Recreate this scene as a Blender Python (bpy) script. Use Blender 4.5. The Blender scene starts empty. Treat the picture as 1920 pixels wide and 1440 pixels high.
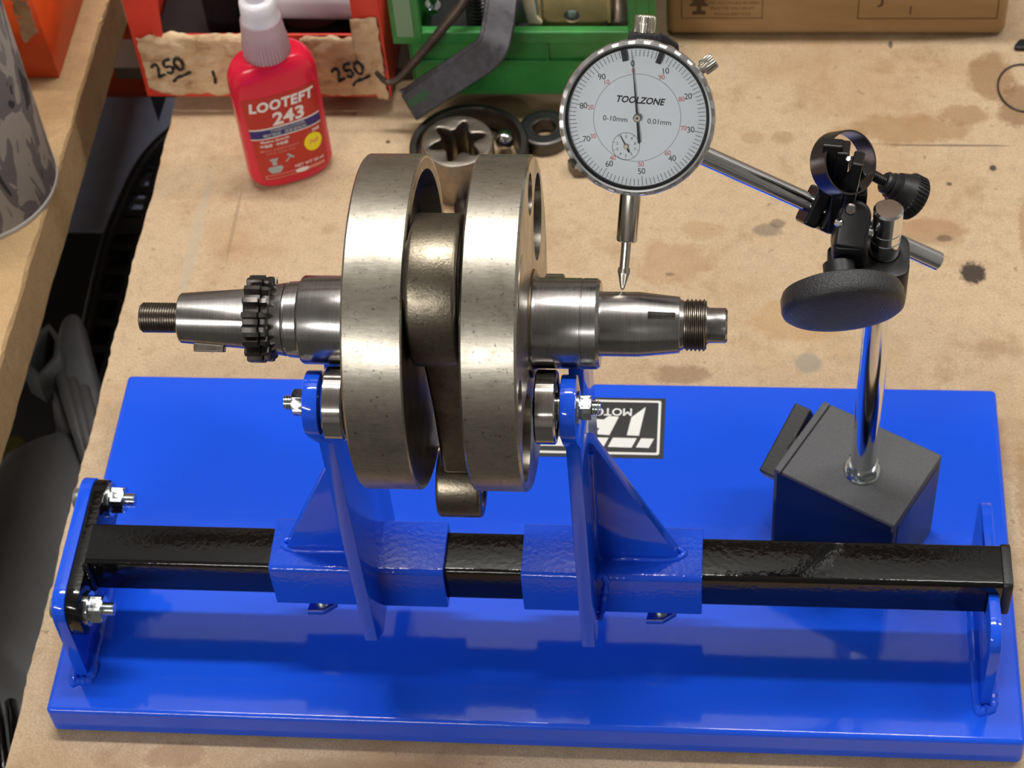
import bpy, bmesh, math, random
from mathutils import Vector, Matrix, noise
from math import sin, cos, pi, radians
random.seed(7)
C = bpy.context.scene.collection
S = 0.001            # everything below is written in millimetres; z = 0 is the bench top
H = 20.0             # height of the blue base plate's top over the bench

# ------------------------------------------------------------------ camera, world, lights, exposure
cam_d = bpy.data.cameras.new('camera')
cam_o = bpy.data.objects.new('camera', cam_d); C.objects.link(cam_o)
cam_d.sensor_width = 36.0
cam_d.lens = 36.0*3960.13/1920.0
cam_d.clip_start = 0.02; cam_d.clip_end = 60
def cam_axes(a, b, c):
    Rz = Matrix.Rotation(b, 3, 'Z')
    f = Rz @ Vector((0, cos(a), -sin(a))); r0 = Rz @ Vector((1, 0, 0)); d0 = f.cross(r0)
    return cos(c)*r0 + sin(c)*d0, -sin(c)*r0 + cos(c)*d0, f
CR, CD, CF = cam_axes(0.8825, 0.1597, 0.1068)
CP = Vector((314.2, -483.63, 843.35 + H))
m = Matrix.Identity(4)
for i in range(3):
    m[i][0] = CR[i]; m[i][1] = -CD[i]; m[i][2] = -CF[i]; m[i][3] = CP[i]*S
cam_o.matrix_world = m
cam_d.dof.use_dof = True
cam_d.dof.focus_distance = 0.80
cam_d.dof.aperture_fstop = 30.0
bpy.context.scene.camera = cam_o
sc = bpy.context.scene
sc.view_settings.view_transform = 'Standard'
sc.view_settings.look = 'None'
sc.view_settings.gamma = 1.0
sc.view_settings.use_curve_mapping = False
sc.view_settings.exposure = 0.0
W = bpy.data.worlds.new('world'); sc.world = W; W.use_nodes = True
W.node_tree.nodes['Background'].inputs[0].default_value = (0.85, 0.88, 0.95, 1)
W.node_tree.nodes['Background'].inputs[1].default_value = 0.25
def tube_light(name, loc, length, width, power, look, col=(1, 0.97, 0.93)):
    d = bpy.data.lights.new(name, 'AREA'); d.shape = 'RECTANGLE'; d.size = length; d.size_y = width
    d.energy = power; d.color = col
    o = bpy.data.objects.new(name, d); C.objects.link(o)
    o.location = loc
    o.rotation_euler = (Vector(look) - Vector(loc)).to_track_quat('-Z', 'Y').to_euler()
    return o
LIGHTS = [((0.08, 0.61, 2.40), 1.25, 0.13, 40.0), ((-1.4, -3.70, 2.40), 2.40, 0.10, 88.0), ((1.9, 0.61, 2.40), 1.25, 0.13, 26.0)]
for i, (p, l, w, e) in enumerate(LIGHTS):
    tube_light('ceiling_tube_light', p, l, w, e, (p[0], p[1], 0) if i != 1 else (-0.3, -1.2, 0))

# ------------------------------------------------------------------ helpers
def mm(bm, name, mat, parent=None, smooth=40, bevel=0, seg=2, label=None, kind=None, subsurf=0):
    me = bpy.data.meshes.new(name)
    if isinstance(bm, bmesh.types.BMesh):
        bmesh.ops.scale(bm, vec=(S, S, S), verts=bm.verts)
        bm.normal_update(); bm.to_mesh(me); bm.free()
    else:
        me = bm; me.name = name
        me.transform(Matrix.Scale(S, 4))
    if smooth:
        me.shade_smooth(); me.set_sharp_from_angle(angle=radians(smooth))
    if mat is not None:
        me.materials.clear(); me.materials.append(mat)
    o = bpy.data.objects.new(name, me); C.objects.link(o)
    if parent is not None:
        o.parent = parent
        wl = Vector((0, 0, 0)); q = parent
        while q is not None:
            wl += q.location; q = q.parent
        o.location = -wl
    if bevel:
        b = o.modifiers.new('bevel', 'BEVEL'); b.width = bevel*S; b.segments = seg; b.limit_method = 'ANGLE'; b.angle_limit = radians(35)
        b.harden_normals = True
    if subsurf:
        s_ = o.modifiers.new('sub', 'SUBSURF'); s_.levels = subsurf; s_.render_levels = subsurf
    if label: o['label'] = label
    if kind: o['kind'] = kind
    return o
def thing(name, label, cat, loc, group=None):
    o = bpy.data.objects.new(name, None); C.objects.link(o); o.empty_display_size = 0.01
    o.location = Vector(loc)*S; o['label'] = label; o['category'] = cat
    if group: o['group'] = group
    return o
def tag(o, label, cat, group=None):
    o['label'] = label; o['category'] = cat
    if group: o['group'] = group
    return o
def frame(x, y, z, o):
    m = Matrix.Identity(4)
    for i in range(3): m[i][0] = x[i]; m[i][1] = y[i]; m[i][2] = z[i]; m[i][3] = o[i]
    return m
def align(axis, o=(0, 0, 0), up=(0, 0, 1)):
    z = Vector(axis).normalized(); u = Vector(up)
    if abs(z.dot(u.normalized())) > 0.98: u = Vector((1, 0, 0))
    x = u.cross(z).normalized(); y = z.cross(x)
    return frame(x, y, z, o)
def box(bm, lo, hi, M=None, taper=None):
    vs = []
    for k in (0, 1):
        for (a, b) in ((0, 0), (1, 0), (1, 1), (0, 1)):
            p = Vector((hi[0] if a else lo[0], hi[1] if b else lo[1], hi[2] if k else lo[2]))
            vs.append(bm.verts.new(M @ p if M else p))
    for f in ((3, 2, 1, 0), (4, 5, 6, 7), (0, 1, 5, 4), (1, 2, 6, 5), (2, 3, 7, 6), (3, 0, 4, 7)):
        bm.faces.new([vs[i] for i in f])
    return bm
def B(lo, hi, M=None): return box(bmesh.new(), lo, hi, M)
def lathe(bm, prof, o, axis, seg=64, up=(0, 0, 1), a0=0, rfun=None):
    M = align(axis, o, up); rings = []
    for (t, r) in prof:
        if r < 1e-6: rings.append([bm.verts.new(M @ Vector((0, 0, t)))])
        else:
            rings.append([bm.verts.new(M @ Vector(((r if not rfun else rfun(r, t, a0+2*pi*i/seg))*cos(a0+2*pi*i/seg), (r if not rfun else rfun(r, t, a0+2*pi*i/seg))*sin(a0+2*pi*i/seg), t))) for i in range(seg)])
    for A, Bq in zip(rings, rings[1:]):
        for i in range(seg):
            j = (i+1) % seg
            if len(A) == 1 and len(Bq) == 1: continue
            if len(A) == 1: bm.faces.new((A[0], Bq[j], Bq[i]))
            elif len(Bq) == 1: bm.faces.new((A[i], A[j], Bq[0]))
            else: bm.faces.new((A[i], A[j], Bq[j], Bq[i]))
    return bm
def L(prof, o, axis, seg=64, **k): 
    bm = lathe(bmesh.new(), prof, o, axis, seg, **k)
    bmesh.ops.recalc_face_normals(bm, faces=bm.faces)
    return bm
def cyl(r, a, b, seg=48, ch=0.4, r2=None):
    a = Vector(a); b = Vector(b); h = (b-a).length; r2 = r if r2 is None else r2
    return L([(0, 0), (0, r-ch), (ch, r), (h-ch, r2), (h, r2-ch), (h, 0)], a, b-a, seg)
def prism(outlines, t0, t1, M, bevel=0.0, seg=2):
    """2D outlines (first = outer, rest = holes) extruded t0..t1 along the third axis of M, as a mesh"""
    cu = bpy.data.curves.new('tmp', 'CURVE'); cu.dimensions = '2D'; cu.fill_mode = 'BOTH'
    for pts in outlines:
        sp = cu.splines.new('POLY'); sp.points.add(len(pts)-1)
        for p, q in zip(sp.points, pts): p.co = (q[0], q[1], 0, 1)
        sp.use_cyclic_u = True
    cu.extrude = (t1-t0)/2 - bevel; cu.bevel_depth = bevel; cu.bevel_resolution = seg-1; cu.offset = -bevel
    ob = bpy.data.objects.new('tmp', cu)
    me = bpy.data.meshes.new_from_object(ob)
    bm = bmesh.new(); bm.from_mesh(me)
    bpy.data.objects.remove(ob); bpy.data.curves.remove(cu); bpy.data.meshes.remove(me)
    bmesh.ops.translate(bm, vec=(0, 0, (t0+t1)/2), verts=bm.verts)
    bmesh.ops.remove_doubles(bm, verts=bm.verts, dist=1e-4)
    bmesh.ops.transform(bm, matrix=M, verts=bm.verts)
    bmesh.ops.recalc_face_normals(bm, faces=bm.faces)
    return bm
MX = lambda x=0: frame((0, 1, 0), (0, 0, 1), (1, 0, 0), (x, 0, 0))     # local (a, b, c) -> (y, z, x)
def text(s, size, M, depth=0.02, align_x='CENTER', shear=0.0, bold=0.0, space=1.0, sx=1.0):
    cu = bpy.data.curves.new('tmp', 'FONT'); cu.body = s; cu.size = size; cu.align_x = align_x; cu.align_y = 'CENTER'
    cu.shear = shear; cu.offset = bold; cu.extrude = depth; cu.space_character = space; cu.resolution_u = 3
    ob = bpy.data.objects.new('tmp', cu)
    me = bpy.data.meshes.new_from_object(ob)
    bm = bmesh.new(); bm.from_mesh(me)
    bpy.data.objects.remove(ob); bpy.data.curves.remove(cu); bpy.data.meshes.remove(me)
    if sx != 1.0: bmesh.ops.scale(bm, vec=(sx, 1, 1), verts=bm.verts)
    bmesh.ops.transform(bm, matrix=M, verts=bm.verts)
    return bm
def join(*bms):
    out = bmesh.new()
    for b in bms:
        me = bpy.data.meshes.new('t'); b.to_mesh(me); b.free(); out.from_mesh(me); bpy.data.meshes.remove(me)
    return out
def rrect(x0, y0, x1, y1, r, n=6):
    if not isinstance(r, (tuple, list)): r = (r,)*4
    pts = []
    for (cx, cy, a, rr) in ((x1-r[0], y0+r[0], -90, r[0]), (x1-r[1], y1-r[1], 0, r[1]), (x0+r[2], y1-r[2], 90, r[2]), (x0+r[3], y0+r[3], 180, r[3])):
        for i in range(n+1):
            t = radians(a+90*i/n); pts.append((cx+rr*cos(t), cy+rr*sin(t)))
    return pts
def circ(cx, cy, r, n=40): return [(cx+r*cos(2*pi*i/n), cy+r*sin(2*pi*i/n)) for i in range(n)]
def fillet(pts, rads, n=7):
    out = []; N = len(pts)
    for i in range(N):
        p = Vector(pts[i]); a = Vector(pts[i-1]); b = Vector(pts[(i+1) % N]); r = rads[i] if isinstance(rads, (list, tuple)) else rads
        if r <= 0: out.append(tuple(p)); continue
        u = (a-p).normalized(); v = (b-p).normalized(); ang = u.angle(v)
        d = min(r/math.tan(ang/2), (a-p).length*0.49, (b-p).length*0.49)
        s_, e_ = p+u*d, p+v*d
        for k in range(n+1):
            t = k/n; q = s_*(1-t)**2 + p*2*t*(1-t) + e_*t*t; out.append(tuple(q))
    return out
def tube(pts, r, seg=12, closed=False, flat=None):
    bm = bmesh.new(); P = [Vector(p) for p in pts]; n = len(P); rings = []
    prev = None
    for i, p in enumerate(P):
        t = (P[(i+1) % n]-P[i-1]) if closed else (P[min(i+1, n-1)]-P[max(i-1, 0)])
        t.normalize()
        if prev is None:
            u = Vector((0, 0, 1)).cross(t)
            if u.length < 0.1: u = Vector((1, 0, 0)).cross(t)
        else: u = prev - t*prev.dot(t)
        u.normalize(); prev = u; v = t.cross(u)
        rr = r[i] if isinstance(r, (list, tuple)) else r
        a, b = (rr, rr) if flat is None else (rr, rr*flat)
        rings.append([bm.verts.new(p+u*a*cos(2*pi*k/seg)+v*b*sin(2*pi*k/seg)) for k in range(seg)])
    for i in range(n if closed else n-1):
        A, Bq = rings[i], rings[(i+1) % n]
        for k in range(seg): bm.faces.new((A[k], A[(k+1) % seg], Bq[(k+1) % seg], Bq[k]))
    if not closed: bm.faces.new(rings[0][::-1]); bm.faces.new(rings[-1])
    bmesh.ops.recalc_face_normals(bm, faces=bm.faces)
    return bm
def spline(P, n=8):
    P = [Vector(p) for p in P]; out = []
    for i in range(len(P)-1):
        a = P[max(i-1, 0)]; b = P[i]; c = P[i+1]; d = P[min(i+2, len(P)-1)]
        for k in range(n):
            t = k/n
            out.append(0.5*((2*b)+(c-a)*t+(2*a-5*b+4*c-d)*t*t+(3*b-a-3*c+d)*t**3))
    out.append(P[-1]); return out
def hexnut(af, h, hole, M, ch=0.6):
    """hex nut, across flats af, along M's third axis 0..h, chamfered corners"""
    R = af/2/cos(pi/6); bm = bmesh.new(); n = 36; rings = []
    def hr(a): 
        k = (a % (pi/3)) - pi/6
        return af/2/cos(k)
    for (t, cap) in ((0, af/2*0.99), (ch, R), (h-ch, R), (h, af/2*0.99)):
        rings.append([(min(hr(2*pi*i/n), cap), 2*pi*i/n, t) for i in range(n)])
    prof = [[(hole, 2*pi*i/n, 0) for i in range(n)]] + rings + [[(hole, 2*pi*i/n, h) for i in range(n)]]
    vr = [[bm.verts.new(M @ Vector((r*cos(a), r*sin(a), t))) for (r, a, t) in ring] for ring in prof]
    for A, Bq in zip(vr, vr[1:]+vr[:1]):
        for i in range(n): bm.faces.new((A[i], A[(i+1) % n], Bq[(i+1) % n], Bq[i]))
    bmesh.ops.recalc_face_normals(bm, faces=bm.faces)
    return bm
def thread_prof(t0, t1, r, pitch, depth):
    p = [(t0, 0), (t0, r-depth*1.5), (t0+depth, r-depth)]; t = t0+depth
    while t+pitch <= t1:
        p += [(t+pitch*0.12, r-depth), (t+pitch*0.45, r), (t+pitch*0.6, r), (t+pitch*0.95, r-depth)]; t += pitch
    return p + [(t1, r-depth), (t1, 0)]

# ------------------------------------------------------------------ materials
def lin(c): return tuple(((v/255)/12.92 if v/255 <= 0.04045 else (((v/255)+0.055)/1.055)**2.4) for v in c)
class N:
    def __init__(s, name):
        s.m = bpy.data.materials.new(name); s.m.use_nodes = True; s.t = s.m.node_tree; s.n = s.t.nodes; s.b = s.n['Principled BSDF']
        s.tc = s.n.new('ShaderNodeTexCoord').outputs['Object']
    def link(s, a, b): s.t.links.new(a, b)
    def set(s, k, v):
        if hasattr(v, 'is_linked') or isinstance(v, bpy.types.NodeSocket): s.link(v, s.b.inputs[k])
        else: s.b.inputs[k].default_value = (*v, 1) if isinstance(v, tuple) and len(v) == 3 and s.b.inputs[k].type == 'RGBA' else v
    def map(s, scale=(1, 1, 1), loc=(0, 0, 0), rot=(0, 0, 0), src=None):
        n = s.n.new('ShaderNodeMapping'); n.inputs['Scale'].default_value = scale; n.inputs['Location'].default_value = loc; n.inputs['Rotation'].default_value = rot
        s.link(src or s.tc, n.inputs[0]); return n.outputs[0]
    def noise(s, scale, detail=4, rough=0.6, vec=None, dist=0.0):
        n = s.n.new('ShaderNodeTexNoise'); n.inputs['Scale'].default_value = scale; n.inputs['Detail'].default_value = detail
        n.inputs['Roughness'].default_value = rough; n.inputs['Distortion'].default_value = dist
        s.link(vec or s.tc, n.inputs['Vector']); return n.outputs[0]
    def voro(s, scale, vec=None, feature='F1'):
        n = s.n.new('ShaderNodeTexVoronoi'); n.inputs['Scale'].default_value = scale; n.feature = feature
        s.link(vec or s.tc, n.inputs['Vector']); return n.outputs[0]
    def ramp(s, src, stops, interp='LINEAR'):
        n = s.n.new('ShaderNodeValToRGB'); s.link(src, n.inputs[0]); e = n.color_ramp.elements; n.color_ramp.interpolation = interp
        while len(e) < len(stops): e.new(0.5)
        for el, (p, c) in zip(e, stops):
            el.position = p; el.color = (*c, 1) if isinstance(c, tuple) else (c, c, c, 1)
        return n.outputs[0]
    def math(s, op, a, b=None, c=None, clamp=False):
        n = s.n.new('ShaderNodeMath'); n.operation = op; n.use_clamp = clamp
        for i, v in enumerate((a, b, c)):
            if v is None: continue
            if isinstance(v, bpy.types.NodeSocket): s.link(v, n.inputs[i])
            else: n.inputs[i].default_value = v
        return n.outputs[0]
    def mix(s, f, a, b, mode='MIX'):
        n = s.n.new('ShaderNodeMix'); n.data_type = 'RGBA'; n.blend_type = mode
        for i, v in ((0, f), (6, a), (7, b)):
            if isinstance(v, bpy.types.NodeSocket): s.link(v, n.inputs[i])
            else: n.inputs[i].default_value = (*v, 1) if isinstance(v, tuple) else v
        return n.outputs[2]
    def bump(s, h, strength=0.3, dist=0.0005, normal=None):
        n = s.n.new('ShaderNodeBump'); n.inputs['Strength'].default_value = strength; n.inputs['Distance'].default_value = dist
        s.link(h, n.inputs['Height'])
        if normal is not None: s.link(normal, n.inputs['Normal'])
        s.link(n.outputs[0], s.b.inputs['Normal']); return n.outputs[0]
def simple(name, col, rough=0.5, metal=0.0, bump=None, var=0.0, coat=0.0, spec=0.5, rvar=0.0, vs=60):
    k = N(name); c = lin(col)
    if var:
        nz = k.noise(vs, 6, 0.65)
        k.set('Base Color', k.ramp(nz, [(0.3, tuple(v*(1-var) for v in c)), (0.7, tuple(min(1, v*(1+var)) for v in c))]))
    else: k.set('Base Color', c)
    if rvar:
        k.set('Roughness', k.ramp(k.noise(vs*1.7, 4), [(0.3, max(0.02, rough-rvar)), (0.7, rough+rvar)]))
    else: k.set('Roughness', rough)
    k.set('Metallic', metal); k.set('Specular IOR Level', spec)
    if coat: k.set('Coat Weight', coat); k.set('Coat Roughness', 0.05)
    if bump: k.bump(k.noise(bump[0], 3), bump[1], bump[2])
    return k.m

def paint(name, col, rough=0.1, peel=0.12, scale=420):
    k = N(name); k.set('Base Color', lin(col)); k.set('Roughness', rough); k.set('Specular IOR Level', 0.55)
    h = k.noise(scale, 2, 0.5); k.bump(h, peel, 0.0006); return k.m
M_blue = paint('blue_powder_coat', (26, 84, 226), 0.09, 0.06, 160)
M_blue_peel = paint('blue_orange_peel_coat', (26, 78, 212), 0.12, 0.35, 420)
M_black_gloss = paint('black_gloss_coat', (9, 9, 11), 0.10, 0.18, 420)
M_cap = simple('black_plastic', (22, 22, 24), 0.45, bump=(900, 0.3, 0.0003))
def steel(name, col, rough, streak=(1, 1, 1), bump=0.1, blot=0.25, bs=40, pits=0.0, dark=(60, 52, 42), bd=0.0001):
    k = N(name); c = lin(col); d = lin(dark)
    st = k.noise(900, 4, 0.7, k.map(streak))
    bl = k.noise(bs, 5, 0.65)
    base = k.ramp(st, [(0.3, tuple(v*0.82 for v in c)), (0.7, tuple(min(1, v*1.12) for v in c))])
    base = k.mix(k.math('MULTIPLY', k.ramp(bl, [(0.45, 0.0), (0.75, 1.0)]), blot), base, d)
    if pits:
        pv = k.ramp(k.noise(520, 3, 0.6), [(0.62, 0.0), (0.7, 1.0)])
        base = k.mix(k.math('MULTIPLY', pv, pits), base, d)
    k.set('Base Color', base); k.set('Metallic', 1.0)
    k.set('Roughness', k.ramp(bl, [(0.3, rough*0.8), (0.7, rough*1.3)]))
    k.bump(st, bump, bd); return k.m
M_web = steel('flywheel_steel', (186, 180, 167), 0.31, (0.25, 1, 1), 0.2, 0.5, 45, 0.55)
M_webface = steel('oily_flywheel_face', (120, 108, 90), 0.33, (1, 1, 1), 0.2, 0.6, 60, 0.3)
M_pocket = steel('near_black_recess', (34, 32, 34), 0.35, (1, 1, 1), 0.2, 0.4, 60)  # near-black steel for the recess and hole bottoms
M_rod = steel('forged_rod_steel', (134, 126, 110), 0.31, (1, 1, 1), 0.35, 0.6, 55, 0.5, bd=0.0003)
M_shaft = steel('turned_shaft_steel', (172, 170, 168), 0.22, (2.2, 0.05, 0.05), 0.12, 0.35, 90, 0.2, (80, 74, 68))
M_bearing = steel('ground_bearing_steel', (190, 186, 182), 0.12, (2.5, 0.05, 0.05), 0.04, 0.08, 60)
M_thread = steel('dark_thread_steel', (120, 112, 104), 0.32, (1, 1, 1), 0.1, 0.4, 200)
M_darksteel = steel('dark_forged_steel', (92, 88, 86), 0.38, (1, 1, 1), 0.25, 0.5, 80, 0.3)
M_chrome = simple('chrome', (236, 237, 240), 0.11, 1.0)
M_zinc = simple('zinc_plate', (205, 212, 214), 0.17, 1.0, rvar=0.06, vs=300)
M_nickel = simple('nickel_plate', (214, 208, 196), 0.22, 1.0)
M_goldzinc = simple('yellow_zinc_plate', (196, 172, 122), 0.45, 0.35, var=0.15, vs=120)
M_bezel = simple('polished_bezel', (228, 229, 232), 0.26, 1.0)
M_black_satin = simple('black_satin_paint', (30, 30, 32), 0.42, bump=(700, 0.25, 0.0002))
M_black_mech = simple('black_oxide', (14, 14, 15), 0.25, spec=0.6)
M_knob = simple('black_wrinkle_plastic', (44, 44, 46), 0.34, bump=(1100, 0.9, 0.0006))
M_magnet = simple('black_wrinkle_paint', (74, 75, 78), 0.55, bump=(1400, 0.7, 0.0004), var=0.25, vs=1500)
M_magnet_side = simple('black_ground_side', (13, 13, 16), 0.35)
M_seal = simple('black_rubber', (20, 21, 24), 0.45, bump=(600, 0.2, 0.0002))
M_face = simple('dial_white', (236, 243, 250), 0.35)
M_ink = simple('black_print', (22, 22, 26), 0.5)
M_red_ink = simple('red_print', (206, 92, 92), 0.5)
M_grey_ink = simple('grey_print', (120, 128, 134), 0.5)
M_white_print = simple('white_vinyl', (225, 225, 220), 0.4)
M_sticker = simple('black_vinyl', (38, 40, 40), 0.35, var=0.2)
M_red = N('red_bottle_plastic')
M_red.set('Base Color', lin((220, 26, 60))); M_red.set('Roughness', 0.22); M_red.set('Subsurface Weight', 0.15); M_red.set('Subsurface Radius', (0.01, 0.002, 0.002)); M_red.set('Subsurface Scale', 0.3); M_red = M_red.m
M_label = simple('red_label_print', (186, 40, 30), 0.35)
M_navy = simple('navy_print', (38, 30, 110), 0.4)
M_yellow = simple('yellow_print', (245, 225, 15), 0.4)
M_pink = simple('pink_print', (228, 130, 118), 0.4)
M_wht = simple('white_print', (235, 228, 222), 0.4)
M_gry = simple('light_grey_print', (168, 178, 176), 0.4)
k = N('frosted_white_plastic'); k.set('Base Color', lin((226, 222, 226))); k.set('Roughness', 0.25); k.set('Subsurface Weight', 0.4); k.set('Subsurface Scale', 0.004); M_cap_white = k.m
k = N('frosted_clear_plastic'); k.set('Base Color', lin((235, 205, 212))); k.set('Roughness', 0.3); k.set('Transmission Weight', 0.6); k.set('IOR', 1.35); M_cap_clear = k.m
M_orange = simple('orange_bin_plastic', (214, 78, 28), 0.4, var=0.15, vs=25)
M_redbin = simple('red_bin_plastic', (214, 62, 44), 0.4, var=0.12, vs=25)
M_green = simple('green_bin_plastic', (48, 126, 58), 0.38, var=0.28, vs=30, bump=(90, 0.15, 0.0008))
M_wire = simple('dark_steel_wire', (60, 55, 52), 0.4, 0.7)
M_crate = simple('black_crate_plastic', (16, 16, 18), 0.4)
M_greysheet = simple('blue_grey_plastic', (150, 160, 184), 0.5, var=0.1)
M_fairing = simple('dark_grey_moulded_plastic', (98, 98, 99), 0.42, var=0.25, vs=14, bump=(300, 0.15, 0.0004))
M_olive = simple('olive_plastic', (100, 98, 40), 0.6, var=0.2)
M_rust = simple('rust', (140, 74, 36), 0.8, var=0.4, vs=200)
k = N('smoked_crystal')
gl = k.n.new('ShaderNodeBsdfGlossy'); gl.inputs['Roughness'].default_value = 0.02
tr = k.n.new('ShaderNodeBsdfTransparent'); mxs = k.n.new('ShaderNodeMixShader'); fr = k.n.new('ShaderNodeFresnel'); fr.inputs[0].default_value = 1.45
k.link(fr.outputs[0], mxs.inputs[0]); k.link(tr.outputs[0], mxs.inputs[1]); k.link(gl.outputs[0], mxs.inputs[2])
k.link(mxs.outputs[0], k.n['Material Output'].inputs['Surface']); M_glass = k.m

def board_mat(name, stains, base=(205, 172, 132), dirty=1.0):
    k = N(name)
    fine = k.noise(900, 6, 0.75); mid = k.noise(120, 6, 0.7); big = k.noise(9, 5, 0.6); chips = k.noise(330, 5, 0.7, k.map((1, 0.6, 1)))
    b = lin(base)
    col = k.ramp(mid, [(0.25, tuple(v*0.80 for v in b)), (0.5, b), (0.8, tuple(min(1, v*1.10) for v in b))])
    col = k.mix(k.ramp(fine, [(0.36, 0.6), (0.58, 0.0)]), col, lin((150, 116, 80)))
    col = k.mix(k.math('MULTIPLY', k.ramp(big, [(0.48, 0.0), (0.66, 1.0)]), 0.5*dirty), col, lin((168, 128, 84)))
    b2 = k.noise(26, 5, 0.65, k.map((1, 1, 1), (3.1, 1.7, 0)))
    col = k.mix(k.math('MULTIPLY', k.ramp(b2, [(0.56, 0.0), (0.72, 1.0)]), 0.45*dirty), col, lin((140, 98, 60)))
    b3 = k.noise(150, 4, 0.6, k.map((1, 1, 1), (7.1, 2.7, 0)))
    col = k.mix(k.math('MULTIPLY', k.ramp(b3, [(0.66, 0.0), (0.74, 1.0)]), 0.55*dirty), col, lin((88, 66, 48)))
    wob = k.noise(70, 5, 0.7); wob2 = k.noise(380, 4, 0.7)
    sep = k.n.new('ShaderNodeSeparateXYZ'); k.link(k.tc, sep.inputs[0])
    for (x, y, rx, ry, c, amt, rag) in stains:
        dx = k.math('DIVIDE', k.math('SUBTRACT', sep.outputs[0], x*S), rx*S)
        dy = k.math('DIVIDE', k.math('SUBTRACT', sep.outputs[1], y*S), ry*S)
        d = k.math('SQRT', k.math('ADD', k.math('MULTIPLY', dx, dx), k.math('MULTIPLY', dy, dy)))
        d = k.math('ADD', d, k.math('MULTIPLY', k.math('SUBTRACT', wob if rx > 9 else wob2, 0.5), rag))
        msk = k.ramp(d, [(0.7, 1.0), (1.05, 0.0)])
        col = k.mix(k.math('MULTIPLY', msk, amt), col, lin(c))
    k.set('Base Color', col); k.set('Roughness', 0.62); k.set('Specular IOR Level', 0.3)
    k.bump(chips, 0.35, 0.0006)
    return k.m
BR = (150, 112, 68); DK = (62, 52, 48); GR = (150, 140, 124)
STAINS = [(446.3, 300.3, 8, 9, (52, 42, 38), 0.95, 1.1), (335.7, 331.4, 10, 6, (110, 100, 88), 0.6, 1.6), (341, 336, 5, 4, DK, 0.5, 1.2), (415, 412, 40, 14, BR, 0.55, 1.6), (448, 424, 16, 10, (140, 100, 60), 0.5, 1.2),
    (380, 405, 16, 10, BR, 0.35, 1.4), (466, 455, 14, 26, (130, 90, 52), 0.6, 1.5), (479, 430, 12, 20, (120, 80, 45), 0.6, 1.5), (356.7, 235.3, 8, 8, GR, 0.75, 0.4), (425, 331, 22, 11, (146, 104, 66), 0.5, 1.4), (432, 326, 5, 3, DK, 0.55, 1.5),
    (276, 250, 28, 12, (140, 100, 66), 0.4, 1.6), (291, 226, 16, 8, (120, 84, 56), 0.5, 1.8), (283, 305, 26, 18, (166, 126, 88), 0.45, 1.6), (282, 297, 3, 1.5, DK, 0.5, 1.4), (462, 380.6, 2.4, 2.6, (50, 42, 38), 0.9, 0.8),
    (437, 367.7, 2, 1.6, DK, 0.8, 0.8), (114, 399, 1.6, 1.6, (50, 44, 40), 0.9, 0.4), (352, 265, 30, 16, (176, 138, 92), 0.5, 1.6), (300, 330, 14, 8, (170, 132, 88), 0.4, 1.4), (327, 404, 8, 6, BR, 0.35, 1.2), (344, 404, 8, 6, BR, 0.35, 1.2),
    (408.5, 484, 1.5, 4, (60, 60, 66), 0.8, 0.6), (12, 320, 4, 60, (178, 166, 146), 0.55, 0.8), (33, 330, 1.3, 30, (140, 118, 92), 0.5, 0.9), (439, 398.6, 40, 0.7, (60, 48, 42), 0.8, 0.5), (385, 399.5, 30, 0.5, (110, 84, 62), 0.5, 0.5),
    (250, -22, 24, 6, (130, 100, 76), 0.5, 1.6), (60, -10, 16, 8, (150, 112, 80), 0.5, 1.6), (150, -16, 60, 8, (150, 118, 88), 0.45, 1.7), (478, 330, 6, 30, (146, 106, 66), 0.45, 1.5), (466, 150, 9, 40, (150, 110, 72), 0.45, 1.5), (-8, 70, 5, 60, (176, 142, 104), 0.4, 1.6)]
M_board = board_mat('bench_chipboard', STAINS, (202, 179, 147))
M_board2 = board_mat('side_bench_chipboard', [(-120, 420, 40, 30, (150, 118, 76), 0.4, 1.4)], (198, 168, 124), 0.7)
k = N('broken_chipboard_edge')
kn = k.noise(260, 6, 0.75); kb = k.noise(60, 4, 0.6)
k.set('Base Color', k.mix(k.ramp(kn, [(0.35, 1.0), (0.6, 0.0)]), k.ramp(kb, [(0.3, lin((168, 130, 84))), (0.7, lin((196, 160, 112)))]), lin((104, 70, 42)))); k.set('Roughness', 0.85); k.bump(kn, 0.9, 0.002); M_edge = k.m
k = N('kraft_cardboard'); kn = k.noise(60, 5, 0.6, k.map((0.3, 1, 1)))
k.set('Base Color', k.ramp(kn, [(0.3, lin((164, 130, 88))), (0.7, lin((182, 148, 104)))])); k.set('Roughness', 0.75); k.bump(k.noise(500, 3), 0.1, 0.0003); M_card = k.m
k = N('crinkled_masking_tape'); kn = k.noise(55, 6, 0.7); 
k.set('Base Color', k.ramp(kn, [(0.3, lin((150, 112, 76))), (0.48, lin((206, 174, 134))), (0.7, lin((224, 198, 160)))])); k.set('Roughness', 0.6); k.bump(k.noise(160, 5, 0.6, k.map((0.35, 1, 1.6))), 0.8, 0.0018); M_tape = k.m
k = N('camouflage_fabric')
kn = k.noise(38, 3, 0.45, k.map((1.6, 1.6, 0.55), (0.2, 0.9, 0)), 0.6); kw = k.n.new('ShaderNodeTexWave'); kw.inputs['Scale'].default_value = 420; kw.bands_direction = 'Z'; k.link(k.tc, kw.inputs[0])
col = k.ramp(kn, [(0.0, lin((44, 42, 44))), (0.40, lin((112, 106, 106))), (0.49, lin((164, 156, 146))), (0.62, lin((128, 122, 118)))], 'CONSTANT')
k.set('Base Color', k.mix(k.math('MULTIPLY', kw.outputs[1], 0.35), col, lin((60, 58, 58)))); k.set('Roughness', 0.85); k.bump(kw.outputs[1], 0.5, 0.0005); M_camo = k.m
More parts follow.
